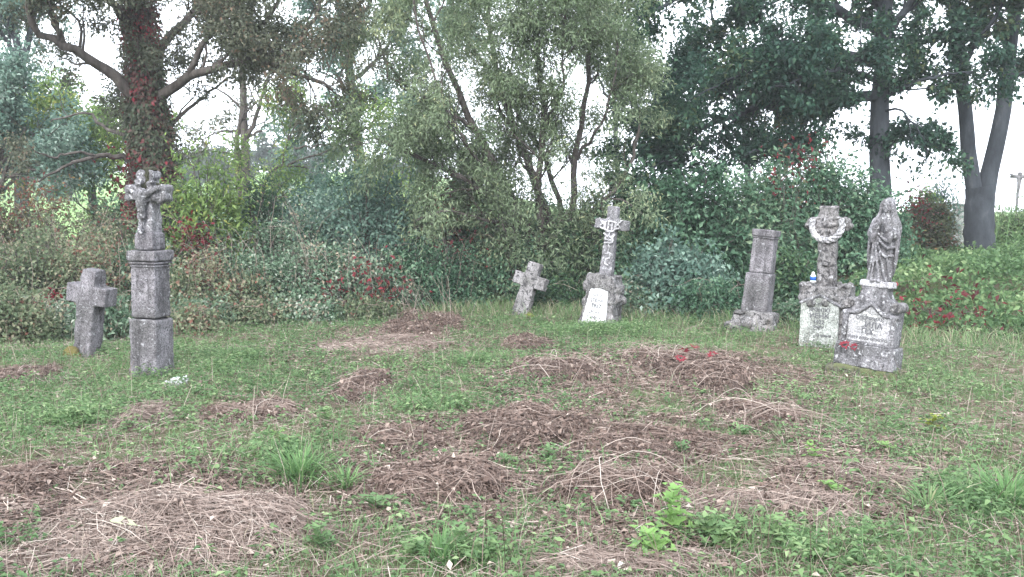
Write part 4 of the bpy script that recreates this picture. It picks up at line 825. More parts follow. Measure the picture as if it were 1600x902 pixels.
# low brambles along the foot of the thicket
BR = [
 (25, 12.6, 372, 190, 'dry_bramble', 'brambles with dry tan leaves left of the stout plain cross'),
 (120, 12.9, 357, 190, 'dry_bramble', 'tan and green brambles directly behind the stout plain cross'),
 (205, 13.4, 367, 160, 'bramble', 'brambles directly behind the tall crucifix plinth'),
 (320, 12.9, 392, 170, 'dry_bramble', 'dry brambles just right of the tall crucifix plinth'),
 (400, 13.4, 377, 170, 'bramble', 'silvery brambles below the dark green bush'),
 (480, 13.6, 377, 170, 'bramble', 'silvery brambles below the left flank of the large rounded bush'),
 (560, 13.8, 377, 170, 'bramble', 'green brambles below the middle of the large rounded bush'),
 (640, 14.2, 367, 150, 'hedge', 'green brambles behind the upright dry stalks'),
 (700, 14.6, 392, 130, 'hedge', 'dark brambles left of the small leaning cross'),
 (865, 14.3, 440, 120, 'dark_green', 'low dark brambles beside the small leaning cross'),
 (1010, 13.6, 440, 110, 'bramble', 'low brambles at the right foot of the garland cross'),
 (1110, 13.1, 440, 120, 'hedge', 'low brambles at the left foot of the broken pedestal'),
 (355, 14.4, 332, 170, 'bramble', 'taller brambles under the yellow-green bush'),
 (450, 14.8, 322, 150, 'bramble', 'taller brambles before the meadow gap by the leaning small tree'),
 (80, 14.2, 322, 200, 'dry_bramble', 'taller tan brambles below the bush of red and olive leaves'),
 (190, 14.5, 322, 150, 'dry_bramble', 'taller brambles at the foot of the old tree'),
 (1330, 13.0, 440, 110, 'dark_green', 'low dark brambles behind the statue pedestal'),
 (12, 10.9, 452, 130, 'dry_bramble', 'knee-high brambles nearest the stout plain cross on its outer side'),
 (155, 11.2, 462, 80, 'bramble', 'knee-high brambles between the stout plain cross and the tall crucifix'),
 (300, 11.5, 484, 80, 'dry_bramble', 'knee-high dry brambles just beside the tall crucifix plinth'),
 (60, 11.7, 468, 150, 'bramble', 'low trailing brambles in front of the tan brambles left of the stout cross'),
 (305, 12.2, 470, 110, 'bramble', 'low trailing brambles nearest the right side of the tall crucifix plinth'),
 (390, 12.5, 472, 130, 'dry_bramble', 'low dry trailing brambles before the silvery brambles below the dark bush'),
 (475, 12.7, 470, 130, 'bramble', 'low trailing brambles before the pale tawny strip of dry grass'),
 (560, 12.9, 470, 120, 'dry_bramble', 'low dry trailing brambles left of the upright dry stalks'),
 (1245, 12.2, 478, 70, 'bramble', 'low trailing brambles between the broken pedestal and the thorn wreath cross'),
]
for k, (px, Yd, tp, w_, mt, lb) in enumerate(BR): shrub('bramble_bush', lb, px, Yd, tp, w_, mt, 7600 if tp < 460 else 4200, (0.035, 0.07), .6, seed=200 + k, stems=20, cat='bramble', tint=0.3, clump=0.1, bottom=0.08)
# red creeper sprays
for k, (px, Yd, tp, w_, nn, lb) in enumerate([
 (300, 13.9, 352, 50, 380, 'crimson creeper spray at the foot of the yellow-green bush'), (215, 15.0, 250, 34, 420, 'crimson creeper hanging on the old trunk just above the tall crucifix'),
 (590, 13.1, 428, 70, 300, 'crimson creeper spray in the brambles left of the dry stalks'), (720, 14.9, 372, 80, 380, 'dull red creeper patch under the many-stemmed tree'),
 (690, 15.0, 290, 50, 160, 'dull red creeper patch on the crown of the large rounded bush'), (1245, 14.8, 225, 70, 260, 'dull red creeper patch high in the bush behind the thorn wreath cross'),
 (1490, 11.5, 480, 130, 420, 'brown-red creeper patch at the foot of the nettle bank'), (520, 13.0, 455, 40, 120, 'small crimson creeper spray in the silvery brambles'),
 (1425, 18.6, 310, 70, 350, 'red creeper patch beside the oak trunk'), (1330, 12.2, 490, 60, 100, 'small red creeper spray behind the statue pedestal')]):
    b = at(px, 330, Yd); b[2] = gz(b[0], b[1]); tz = at(px, tp, Yd)[2]; wd = w_ * Yd / F_PX
    o = thing('creeper_spray', b, lb, 'vine', 'red creeper sprays')
    C, Rd = limbs([([(rng.uniform(-.2, .2) * wd, 0.1, 0), (rng.uniform(-.4, .4) * wd, -0.05, (tz - b[2]) * 0.6), (rng.uniform(-.5, .5) * wd, -0.1, tz - b[2])], 0.006, 0.003) for _ in range(7)], 10, 0.03)
    V, Fq = tubes(C, Rd, 4); obj_np('stem', V, [Fq], M['bark'], o)
    sp = 0.5 if tz - b[2] > 0.8 else 0.15
    A = Acc(); A.add(*leaf_on(C, max(6, nn // 12), 0.07 + wd * 0.17, (0.05, 0.11), 0.55, 0.5, t0=0.62 if tz - b[2] > 1.2 else 0.3, seed=300 + k)); A.build('leaves', LEAFM['red'], o)

# nettle and ivy bank on the right, tall grass beyond
def scatter_bank(n, x0, x1, y0, y1, cond):
    x = rnd(n, x0, x1); y = rnd(n, y0, y1); m = cond(x, y); return x[m], y[m]
x, y = scatter_bank(48000, 3.6, 11.5, 9, 19.5, lambda x, y: (y > bank_start(x) + 0.15 + 0.8 * (fbm2(x, y, 41) - .5)) & (x / y > 0.385 + 0.0 * y))
hh = (0.05 + 1.5 * np.clip(fbm2(x * 1.1, y * 1.1, 42) - .2, 0, 1)**1.6) * sstep((y - bank_start(x)) / 0.8 + 0.25)
P = np.stack([x, y, H(x, y) + hh * rnd(len(x), 0.45, 1.05)], 1)
A = Acc(); A.add(*leaf_cloud(P, np.array([0, -0.3, 0.0]), (0.045, 0.13), 0.5, 0.3, seed=43, up=0.8, tint_s=0.3))
tag(A.build('nettles', LEAFM['weed']), 'nettle and ivy leaves covering the bank right of the statue', 'nettles', kind='stuff')
x, y = scatter_bank(6500, 5, 24, 18.6, 34, lambda x, y: x / y > 0.525 - 0.05 * (y > 24))
n = len(x); base = np.stack([x, y, H(x, y) - 0.02], 1); hg = rnd(n, 0.5, 1.15); az = rnd(n, 0, 6.28); ln = np.stack([np.cos(az), np.sin(az), np.zeros(n)], 1) * (hg * rnd(n, 0.05, 0.4))[:, None]
tt_ = np.linspace(0, 1, 4); C = base[:, None] + np.array([0, 0, 1.0]) * (hg[:, None] * tt_)[..., None] + ln[:, None] * (tt_**2)[None, :, None]
V, Fq = ribbons(C, unit(np.stack([rng.normal(1, .4, n), rng.normal(0, .5, n), np.zeros(n)], 1)), rnd(n, 0.016, 0.035)[:, None] * np.array([1, .9, .6, .1]))
tag(obj_np('tall_grass', V, [Fq], LEAFM['grass'], None, {'tint': np.repeat(np.clip(rng.normal(.45, .2, n), 0, 1), 8)}), 'tall rank grass beyond the twin-trunk tree', 'grass', kind='stuff')

# ================================================================== heaps of cut dry vegetation
HEAPS = [  # cx, cy, rx, ry (pixels), height, type, label
 (275, 838, 225, 72, .17, 'straw', 'largest pale straw heap of dry cut grass, beside the bright grass tussock'),
 (25, 758, 90, 28, .10, 'brown', 'low dark brown heap of dead weeds left behind the largest straw heap'),
 (690, 758, 120, 42, .16, 'brown', 'rounded heap of brown dry stalks right of the bright grass tussock'),
 (815, 680, 105, 36, .20, 'brown', 'high dark reddish heap of dead bracken in the middle of the clearing'),
 (640, 695, 90, 24, .09, 'brown', 'flat reddish strip of dead weeds between tussock and dark bracken heap'),
 (960, 772, 125, 32, .15, 'brown', 'heap of curled brown vines behind the bright leafy weed'),
 (1190, 800, 150, 22, .10, 'straw', 'long flat heap of pale straight stalks beside the bright leafy weed'),
 (1090, 590, 85, 34, .24, 'brown', 'tall heap of arching dry vine stems topped by red leaves'),
 (875, 582, 80, 17, .13, 'brown', 'narrow ridge of reddish dead weeds left of the arching vine heap'),
 (1015, 562, 55, 12, .10, 'brown', 'small reddish mat of weeds joining the ridge to the vine heap'),
 (585, 545, 105, 15, .10, 'straw', 'pale tawny strip of dry grass before the silvery brambles'),
 (660, 510, 65, 22, .20, 'brown', 'tangled pile under upright dry stalks at the thicket edge'),
 (825, 541, 40, 14, .15, 'brown', 'little brown hummock before the small leaning cross'),
 (1190, 655, 70, 22, .10, 'brown', 'scattered brown stems trailing from the arching vine heap'),
 (570, 605, 38, 26, .13, 'brown', 'small brown tuft of dead weeds amid green grass'),
 (395, 648, 80, 16, .09, 'brown', 'low brown ridge of dead weeds behind the bright grass tussock'),
 (1015, 698, 140, 30, .08, 'brown', 'broad thin mat of brown litter right of the dark bracken heap'),
 (222, 655, 42, 20, .09, 'straw', 'small pinkish tuft of dry grass before the tall crucifix'),
 (38, 590, 50, 13, .10, 'brown', 'brown ridge of dead weeds before the stout plain cross'),
 (980, 888, 150, 22, .07, 'straw', 'thin pale mat of broken stems in front of the bright leafy weed'),
 (1340, 745, 120, 22, .06, 'straw', 'greyish thin mat of dry grass beside the yellow-green seedling'),
 (60, 890, 90, 22, .06, 'straw', 'thin matted dry grass in front of the largest straw heap'),
]
heap_w = []
def heap_axes(cx, cy, rx, ry):
    c_ = gpt(cx, cy); a_ = gpt(cx, cy - ry); b_ = gpt(cx, min(cy + ry, 940)); return c_, rx * c_[1] / F_PX, abs(a_[1] - b_[1]) / 2 * 0.9
HB = {}
def heap_h(hx, x, y):
    (c_, ax, ay, h_, sd) = hx
    if sd not in HB:
        r9 = np.random.default_rng(sd); nb = int(r9.integers(6, 11)); q = np.sqrt(r9.random(nb)) * 0.75; a9 = r9.random(nb) * 6.283
        HB[sd] = np.stack([q * np.cos(a9), q * np.sin(a9), r9.uniform(.28, .6, nb), r9.uniform(.35, 1.0, nb)], 1)
    u, v = (x - c_[0]) / ax, (y - c_[1]) / ay; o = np.zeros_like(u)
    for bx_, by_, br, bh in HB[sd]: o = np.maximum(o, bh * np.exp(-((u - bx_)**2 + (v - by_)**2) / br**2))
    o = o + 0.25 * np.clip(1 - u**2 - v**2, 0, 1); fade = sstep((1.3 - np.sqrt(u**2 + v**2)) / 0.5)
    return 0.62 * h_ * fade * o * (0.45 + 0.9 * fbm2(x * 6, y * 6, sd + 9))
dry_len = {'straw': (0.08, 0.30), 'brown': (0.07, 0.24)}
for k, (cx, cy, rx, ry, h_, ty, lb) in enumerate(HEAPS):
    c_, ax, ay = heap_axes(cx, cy, rx, ry); hx = (c_, ax, ay, h_, 400 + k); heap_w.append(hx)
    c_[2] = gz(c_[0], c_[1]); o = thing('dry_heap', c_, lb, 'heap', 'heaps of cut dry vegetation')
    nr, na = 14, 48; rr_ = np.linspace(0.02, 1.15, nr); aa = np.arange(na) * 2 * math.pi / na
    x = c_[0] + ax * np.outer(rr_, np.cos(aa)); y = c_[1] + ay * np.outer(rr_, np.sin(aa)); z = H(x, y) + heap_h(hx, x, y) * 0.92 - 0.022
    V = np.stack([x, y, z], -1).reshape(-1, 3) - c_; i = np.arange(nr - 1)[:, None] * na; s = np.arange(na)[None]; s2 = (s + 1) % na
    obj_np('mound', V, [np.stack([i + s, i + s2, i + na + s2, i + na + s], -1).reshape(-1, 4), np.arange(na)[None]], M['mound'], o, smooth=True)
    area = math.pi * ax * ay; n = int(np.clip(area * 4800, 1000, 5000)); q = np.sqrt(rnd(n, 0, 1)) * np.where(rng.random(n) < 0.35, 1.6, 1.0); a0 = rnd(n, 0, 6.283)
    x = c_[0] + ax * q * np.cos(a0); y = c_[1] + ay * q * np.sin(a0)
    main = rng.uniform(0, math.pi); az = np.where(rng.random(n) < 0.55, rng.normal(main, 0.5, n), rnd(n, 0, 6.283)); le = rnd(n, *dry_len[ty])
    K = 3; t_ = np.linspace(-0.5, 0.5, K); cv = rng.normal(0, 0.25, n)
    xs = x[:, None] + np.cos(az)[:, None] * le[:, None] * t_ + (-np.sin(az) * cv * le)[:, None] * (t_**2 - .1) * 2; ys = y[:, None] + np.sin(az)[:, None] * le[:, None] * t_ + (np.cos(az) * cv * le)[:, None] * (t_**2 - .1) * 2
    lift = np.abs(rng.normal(0, 0.02, n)); slope = rng.normal(0, 0.16, n)
    zs_ = H(xs, ys) + heap_h(hx, xs, ys) + lift[:, None] + (slope * le)[:, None] * t_ ; zs_ = np.maximum(zs_, H(xs, ys) + 0.004)
    C = np.stack([xs, ys, zs_], -1) - c_
    side = unit(np.stack([-np.sin(az), np.cos(az), rng.normal(0, 0.8, n)], 1)); V, Fq = ribbons(C, side, rnd(n, 0.002, 0.0045)[:, None] * np.array([0.8, 1, 0.5]))
    A = Acc(); tt = np.clip(rng.normal(0.40, 0.24, n) + 0.6 * (vn2(x * 3, y * 3, 77) - .5), 0, 1); A.add(V, Fq, np.repeat(tt, 2 * K))
    # crumpled dead leaves
    n2 = int(n * (0.45 if ty == 'brown' else 0.12)); q = np.sqrt(rnd(n2, 0, 1)); a0 = rnd(n2, 0, 6.283); x = c_[0] + ax * q * np.cos(a0); y = c_[1] + ay * q * np.sin(a0)
    P = np.stack([x, y, H(x, y) + heap_h(hx, x, y) + rnd(n2, 0, 0.025)], 1) - c_
    V, Fq = leaf_faces(P, unit(rng.normal(0, 1, (n2, 3)) * np.array([1, 1, .5])), unit(rng.normal(0, .7, (n2, 3)) + np.array([0, 0, 1])), rnd(n2, 0.02, 0.055), 0.6, 0.45); A.add(V, Fq, np.repeat(np.clip(rng.normal(.45, .25, n2), 0, 1), 4))
    A.build('stalks', LEAFM[ty], o)
    # a few long thicker stems
    ns_ = 26 if 'vine' in lb or 'upright dry' in lb else (6 if area > 0.3 else 3); S = []
    for _ in range(ns_):
        amp = 0.09 * rng.random() * (1.6 if 'vine' in lb else 0.7); q = math.sqrt(rng.random()) * 0.8; a0 = rng.uniform(0, 6.28); p0 = np.array([c_[0] + ax * q * math.cos(a0), c_[1] + ay * q * math.sin(a0)]); az_ = rng.uniform(0, 6.28); le_ = rng.uniform(0.35, 0.9)
        pts = []
        upr = 'upright dry' in lb; kk_ = np.linspace(0, 1, 5); bend = rng.normal(0, 0.25)
        for t2 in kk_:
            xy = p0 + le_ * (t2 - 0.4) * np.array([math.cos(az_ + bend * t2), math.sin(az_ + bend * t2)]) * (0.5 if upr else 1)
            zz = gz(*xy) + float(heap_h(hx, np.array([xy[0]]), np.array([xy[1]]))[0]) + (0.75 * t2 * le_ if upr else 0.012 + amp * 4 * t2 * (1 - t2)); pts.append(np.array([xy[0], xy[1], zz]) - c_)
        r_ = rng.uniform(0.0015, 0.0034); S.append((pts, r_, r_ * 0.6))
    C, Rd = limbs(S, 9, 0.003); A = Acc(); V, Fq = tubes(C, Rd, 5); A.add(V, Fq, np.repeat(rnd(ns_, 0.35, 0.95), 45)); A.build('long_stems', LEAFM['straw'], o)
def dryness(x, y):
    d_ = np.zeros_like(x)
    for (c_, ax, ay, h_, sd) in heap_w: d_ = np.maximum(d_, np.clip(1.25 - np.sqrt(((x - c_[0]) / ax)**2 + ((y - c_[1]) / ay)**2), 0, 0.6) / 0.6)
    for (c4, k4) in BROAD:
        c_, ax, ay = c4; d_ = np.maximum(d_, k4 * np.clip(1.2 - np.sqrt(((x - c_[0]) / ax)**2 + ((y - c_[1]) / ay)**2), 0, .6) / .6)
    return d_
BROAD = [(heap_axes(900, 720, 370, 100), .62), (heap_axes(1000, 590, 240, 48), .5), (heap_axes(180, 800, 290, 85), .55), (heap_axes(1340, 735, 190, 60), .4)]

# ================================================================== grass, weeds and thatch on the clearing
def clearing(n, ymax=15.5, ymin=2.6):
    y = rnd(n, ymin, ymax); x = rnd(n, -1, 1) * (0.68 * y + 0.8); m = y < bank_start(x) + 0.9; return x[m], y[m]
x, y = clearing(140000); lush = fbm2(x * 0.55, y * 0.55, 61); m = (rng.random(len(x)) > dryness(x, y) * 0.86) & (rng.random(len(x)) < 0.25 + 1.3 * sstep((lush - 0.3) / 0.4)); x, y, lush = x[m], y[m], lush[m]; n = len(x)
base = np.stack([x, y, H(x, y) - 0.01], 1); hg = rnd(n, 0.03, 0.10) * (0.7 + 0.8 * lush) + 0.06 * (rng.random(n) < 0.04); az = rnd(n, 0, 6.283)
ln = np.stack([np.cos(az), np.sin(az), np.zeros(n)], 1) * (hg * rnd(n, 0.2, 1.1))[:, None]; tt_ = np.array([0, 0.55, 1.0])
C = base[:, None] + np.array([0, 0, 1.0]) * (hg[:, None] * (tt_ - 0.15 * tt_**2))[..., None] + ln[:, None] * (tt_**2)[None, :, None]
V, Fq = blades3(C, unit(np.stack([-np.sin(az), np.cos(az), rng.normal(0, .2, n)], 1)), (rnd(n, 0.003, 0.006) * (0.8 + y * 0.05))[:, None] * np.array([1, .8, .12]))
tag(obj_np('grass', V, [Fq], LEAFM['grass'], None, {'tint': np.repeat(np.clip(0.4 + 0.5 * (fbm2(x * 1.3, y * 1.3, 66) - .5) + rng.normal(0, .22, n), 0, 1), 5)}), 'short uneven grass covering the clearing', 'grass', kind='stuff')
# low broad-leaved weeds
x, y = clearing(26000); wd = fbm2(x * 0.8 + 40, y * 0.8, 62); m = (rng.random(len(x)) > dryness(x, y) * 0.88) & (rng.random(len(x)) < (0.12 + 1.5 * sstep((wd - 0.36) / 0.35)) * np.interp(x, [0.5, 2.5], [1.0, 0.45])); x, y, wd = x[m], y[m], wd[m]; n = len(x); m_ = 6
hx_ = rnd(n, 0.02, 0.09) * (0.6 + wd); idx = np.repeat(np.arange(n), m_); az = rnd(n * m_, 0, 6.283)
D = np.stack([np.cos(az), np.sin(az), rnd(n * m_, -0.2, 0.5)], 1); P = np.stack([x[idx], y[idx], H(x, y)[idx] + hx_[idx] * rnd(n * m_, 0.4, 1.1)], 1) + D * 0.012
V, Fq = leaf_faces(P, unit(D), unit(np.array([0, 0, 1.0]) + rng.normal(0, .3, (n * m_, 3))), rnd(n * m_, 0.02, 0.046), 0.62, 0.22, 0.2)
tag(obj_np('weeds', V, [Fq], LEAFM['weed'], None, {'tint': np.repeat(np.clip(0.45 + (fbm2(x * .9, y * .9, 69) - .5)[idx] + rng.normal(0, .2, n * m_), 0, 1), 4)}), 'low broad-leaved weeds among the grass', 'weeds', kind='stuff')
# lusher patches: larger leaves and longer soft grass
LZ = [(450, 715, 200, 62), (620, 845, 190, 60), (1120, 845, 190, 52), (390, 565, 260, 40), (720, 640, 150, 40), (860, 735, 70, 28), (1330, 590, 260, 45), (940, 520, 200, 22), (1500, 790, 150, 90), (120, 665, 190, 50), (760, 880, 140, 40), (1250, 870, 160, 40), (740, 570, 120, 20)]
def lush_pts(k):
    xs_, ys_ = [], []
    for c4 in LZ:
        c_, ax, ay = heap_axes(*c4); nn = int(k * math.pi * ax * ay); q = np.abs(rng.normal(0, .75, nn)); a0 = rnd(nn, 0, 6.283); xs_.append(c_[0] + ax * q * np.cos(a0)); ys_.append(c_[1] + ay * q * np.sin(a0))
    x, y = np.concatenate(xs_), np.concatenate(ys_); m = (rng.random(len(x)) > dryness(x, y) * .75) & (fbm2(x * 1.3, y * 1.3, 97) + rng.normal(0, .07, len(x)) > 0.47) & (y < bank_start(x) + .3); return x[m], y[m]
x, y = lush_pts(230); n = len(x); m_ = 6; hx_ = rnd(n, 0.03, 0.13); idx = np.repeat(np.arange(n), m_); az = rnd(n * m_, 0, 6.283)
D = np.stack([np.cos(az), np.sin(az), rnd(n * m_, -0.3, 0.4)], 1); P = np.stack([x[idx], y[idx], H(x, y)[idx] + hx_[idx] * rnd(n * m_, 0.5, 1.1)], 1) + D * 0.014
V, Fq = leaf_faces(P, unit(D), unit(np.array([0, 0, 1.0]) + rng.normal(0, .35, (n * m_, 3))), rnd(n * m_, 0.022, 0.056), 0.5, 0.22, 0.2)
tag(obj_np('lush_weeds', V, [Fq], LEAFM['weed'], None, {'tint': np.repeat(np.clip(0.62 + (fbm2(x * .9, y * .9, 68) - .5)[idx] + rng.normal(0, .22, n * m_), 0, 1), 4)}), 'taller fresh green weeds in patches between the heaps', 'weeds', kind='stuff')
x, y = lush_pts(800); n = len(x); hg = rnd(n, 0.07, 0.22); az = rnd(n, 0, 6.283); ln = np.stack([np.cos(az), np.sin(az), np.zeros(n)], 1) * (hg * rnd(n, 0.3, 1.3))[:, None]; tt_ = np.array([0, 0.55, 1.0])
C = np.stack([x, y, H(x, y) - .01], 1)[:, None] + np.array([0, 0, 1.0]) * (hg[:, None] * (tt_ - 0.3 * tt_**2))[..., None] + ln[:, None] * (tt_**2)[None, :, None]
V, Fq = blades3(C, unit(np.stack([-np.sin(az), np.cos(az), rng.normal(0, .2, n)], 1)), rnd(n, 0.003, 0.006)[:, None] * np.array([1, .8, .1]))
tag(obj_np('soft_grass', V, [Fq], LEAFM['grass'], None, {'tint': np.repeat(np.clip(rng.normal(.5, .24, n), 0, 1), 5)}), 'longer soft grass in patches between the heaps', 'grass', kind='stuff')
# dead thatch lying everywhere
x, y = clearing(66000); n = len(x); az = rnd(n, 0, 6.283); le = rnd(n, 0.05, 0.24); t_ = np.array([-.5, .5])
xs = x[:, None] + np.cos(az)[:, None] * le[:, None] * t_; ys = y[:, None] + np.sin(az)[:, None] * le[:, None] * t_
zs_ = H(xs, ys) + rnd(n, 0.004, 0.055)[:, None] + (rng.normal(0, .18, n) * le)[:, None] * t_
V, Fq = ribbons(np.stack([xs, ys, zs_], -1), unit(np.stack([-np.sin(az), np.cos(az), rng.normal(0, .8, n)], 1)), rnd(n, 0.002, 0.0042)[:, None] * np.array([1, .6]))
tag(obj_np('dry_thatch', V, [Fq], LEAFM['straw'], None, {'tint': np.repeat(np.clip(rng.normal(.42, .27, n), 0, 1), 4)}), 'loose dry stalks strewn through the grass', 'thatch', kind='stuff')
# thin dead stems still standing
x, y = clearing(2600, 13.5); n = len(x); hg = rnd(n, 0.08, 0.32); az = rnd(n, 0, 6.283); tt_ = np.array([0, .5, 1.0])
C = np.stack([x, y, H(x, y) - .01], 1)[:, None] + np.array([0, 0, 1.0]) * (hg[:, None] * tt_)[..., None] + (np.stack([np.cos(az), np.sin(az), np.zeros(n)], 1) * (hg * rnd(n, 0, .7))[:, None])[:, None] * (tt_**1.5)[None, :, None]
V, Fq = tubes(C, rnd(n, .001, .0022)[:, None] * np.array([1, .9, .6]), 3)
tag(obj_np('dead_stems', V, [Fq], LEAFM['brown'], None, {'tint': np.repeat(np.clip(rng.normal(.55, .3, n), 0, 1), 9)}), 'thin dead stems standing in the grass', 'stems', kind='stuff')
# flattened brown stems across the middle of the clearing
def zone(n, cx, cy, rx, ry):
    c_, ax, ay = heap_axes(cx, cy, rx, ry); q = np.sqrt(rnd(n, 0, 1)); a0 = rnd(n, 0, 6.283); return c_[0] + ax * q * np.cos(a0), c_[1] + ay * q * np.sin(a0)
zz_ = [zone(15000, 900, 720, 400, 105), zone(7000, 1010, 590, 270, 60), zone(4500, 180, 800, 300, 90), zone(2500, 640, 545, 220, 45), zone(2500, 1330, 730, 200, 70)]
x = np.concatenate([z_[0] for z_ in zz_]); y = np.concatenate([z_[1] for z_ in zz_]); m = fbm2(x * 1.6, y * 1.6, 91) > 0.41; x, y = x[m], y[m]; n = len(x); az = rnd(n, 0, 6.283); le = rnd(n, 0.06, 0.28); t_ = np.array([-.5, .5])
xs = x[:, None] + np.cos(az)[:, None] * le[:, None] * t_; ys = y[:, None] + np.sin(az)[:, None] * le[:, None] * t_; zs_ = H(xs, ys) + rnd(n, 0.01, 0.05)[:, None] + (rng.normal(0, .12, n) * le)[:, None] * t_
A = Acc(); V, Fq = ribbons(np.stack([xs, ys, zs_], -1), unit(np.stack([-np.sin(az), np.cos(az), rng.normal(0, .8, n)], 1)), rnd(n, 0.003, 0.008)[:, None] * np.array([1, .6])); A.add(V, Fq, np.repeat(np.clip(rng.normal(.5, .28, n), 0, 1), 4))
P = np.stack([x, y, H(x, y) + rnd(n, 0.01, 0.045)], 1); V, Fq = leaf_faces(P, unit(rng.normal(0, 1, (n, 3)) * np.array([1, 1, .4])), unit(rng.normal(0, .6, (n, 3)) + np.array([0, 0, 1])), rnd(n, 0.02, 0.05), 0.55, 0.4); A.add(V, Fq, np.repeat(np.clip(rng.normal(.45, .25, n), 0, 1), 4))
tag(A.build('dead_weeds', LEAFM['brown']), 'flattened brown dead weeds spread between the heaps', 'dead weeds', kind='stuff')
# fallen brown leaves, too small to pick apart
x, y = clearing(7000); n = len(x); P = np.stack([x, y, H(x, y) + rnd(n, 0.01, 0.05)], 1)
V, Fq = leaf_faces(P, unit(rng.normal(0, 1, (n, 3)) * np.array([1, 1, .4])), unit(rng.normal(0, .6, (n, 3)) + np.array([0, 0, 1])), rnd(n, 0.02, 0.05), 0.6, 0.4)
tag(obj_np('leaf_litter', V, [Fq], LEAFM['brown'], None, {'tint': np.repeat(np.clip(rng.normal(.6, .3, n), 0, 1), 4)}), 'small brown leaves littering the grass', 'leaves', kind='stuff')
# rank fringe where clearing meets thicket
n = 16000; x = rnd(n, -9, 6.5); y = bank_start(x) + rng.normal(-0.1, 0.45, n); m = y < 15.5; x, y = x[m], y[m]; n = len(x); hg = rnd(n, 0.08, 0.42)**1.2; az = rnd(n, 0, 6.283)
ln = np.stack([np.cos(az), np.sin(az), np.zeros(n)], 1) * (hg * rnd(n, 0.3, 1.5))[:, None]; tt_ = np.array([0, .55, 1])
C = np.stack([x, y, H(x, y) - .01], 1)[:, None] + np.array([0, 0, 1.0]) * (hg[:, None] * (tt_ - 0.25 * tt_**2))[..., None] + ln[:, None] * (tt_**2)[None, :, None]
V, Fq = blades3(C, unit(np.stack([-np.sin(az), np.cos(az), np.zeros(n)], 1)), rnd(n, 0.004, 0.009)[:, None] * np.array([1, .8, .1]))
tag(obj_np('rank_grass', V, [Fq], LEAFM['grass'], None, {'tint': np.repeat(np.clip(rng.normal(.74, .27, n), 0, 1), 5)}), 'longer half-dry grass fringing the thicket edge', 'grass', kind='stuff')

# grass tussocks
for k, (px, py, r_, hh_, n, lb) in enumerate([(470, 752, 0.24, 0.27, 520, 'bright green grass tussock right of the largest straw heap'), (540, 765, 0.14, 0.20, 240, 'small lush tuft joined to the bright green tussock'),
        (1570, 795, 0.30, 0.29, 560, 'tall green grass tussock beside the greyish thin mat'), (690, 880, 0.16, 0.2, 220, 'lush low tuft beside the largest straw heap and the brown stalk heap'), (1450, 800, 0.16, 0.22, 240, 'half-dry grass tuft left of the tall green tussock')]):
    p = gpt(px, py); p[2] = gz(p[0], p[1]); o = thing('grass_tussock', p, lb, 'tussock', 'grass tussocks')
    q = np.abs(rng.normal(0, .5, n)) * r_; az = rnd(n, 0, 6.283); n = int(n * .55); q = q[:n]; az = az[:n]; hg = rnd(n, .3, 1.1) * hh_; out = np.stack([np.cos(az), np.sin(az), np.zeros(n)], 1); tt_ = np.linspace(0, 1, 5)
    b0 = out * q[:, None] * 0.6 + np.array([0, 0, -0.02]); lean = out * (hg * rnd(n, .1, 1.3))[:, None]
    C = b0[:, None] + np.array([0, 0, 1.0]) * (hg[:, None] * (tt_ - .28 * tt_**3))[..., None] + lean[:, None] * (tt_**2)[None, :, None]
    V, Fq = ribbons(C, unit(np.stack([-np.sin(az), np.cos(az), rng.normal(0, .2, n)], 1)), rnd(n, .006, .011)[:, None] * np.array([.8, 1, .9, .6, .08]))
    obj_np('blades', V, [Fq], LEAFM['grass' if 'dry' in lb else 'lush'], o, {'tint': np.repeat(rnd(n, 0, 1), 10)})

# ------------------------------------------------------------------ single leafy weeds with leaves of their own
def leaf_proto(name, mat, lob=False):
    if lob: oc = [(0, 0), (.10, .16), (.34, .10), (.26, .30), (.52, .42), (.30, .52), (.34, .78), (.14, .74), (0, 1.0)]
    else: oc = [(0, 0), (.10, .06), (.22, .20), (.20, .26), (.29, .36), (.25, .42), (.27, .54), (.20, .60), (.18, .74), (.08, .86), (0, 1.0)]
    rgt = oc[1:-1]; V = [(0, 0, 0)] + [(x_, y_, 0.28 * x_ - 0.22 * y_**2) for x_, y_ in rgt] + [(0, 1, -0.22)] + [(-x_, y_, 0.28 * x_ - 0.22 * y_**2) for x_, y_ in rgt[::-1]] + [(0, .35, -.03), (0, .7, -.11)]
    n_ = len(rgt); a_, b_ = 2 * n_ + 2, 2 * n_ + 3; Fs = []
    ringR = list(range(0, n_ + 2)); ringL = [0] + list(range(2 * n_ + 1, n_ + 1, -1)) + [n_ + 1]
    for rg, fl in ((ringR, 0), (ringL, 1)):
        for k in range(n_ + 1):
            mid = a_ if (V[rg[k]][1] + V[rg[k + 1]][1]) / 2 < .5 else b_
            Fs.append((rg[k], rg[k + 1], mid) if not fl else (rg[k + 1], rg[k], mid))
    me = mesh_np(name, np.array(V), [np.array(Fs)], mat, {'tint': rng.random(len(V)) * .2 + rng.uniform(.2, .8)}); return me
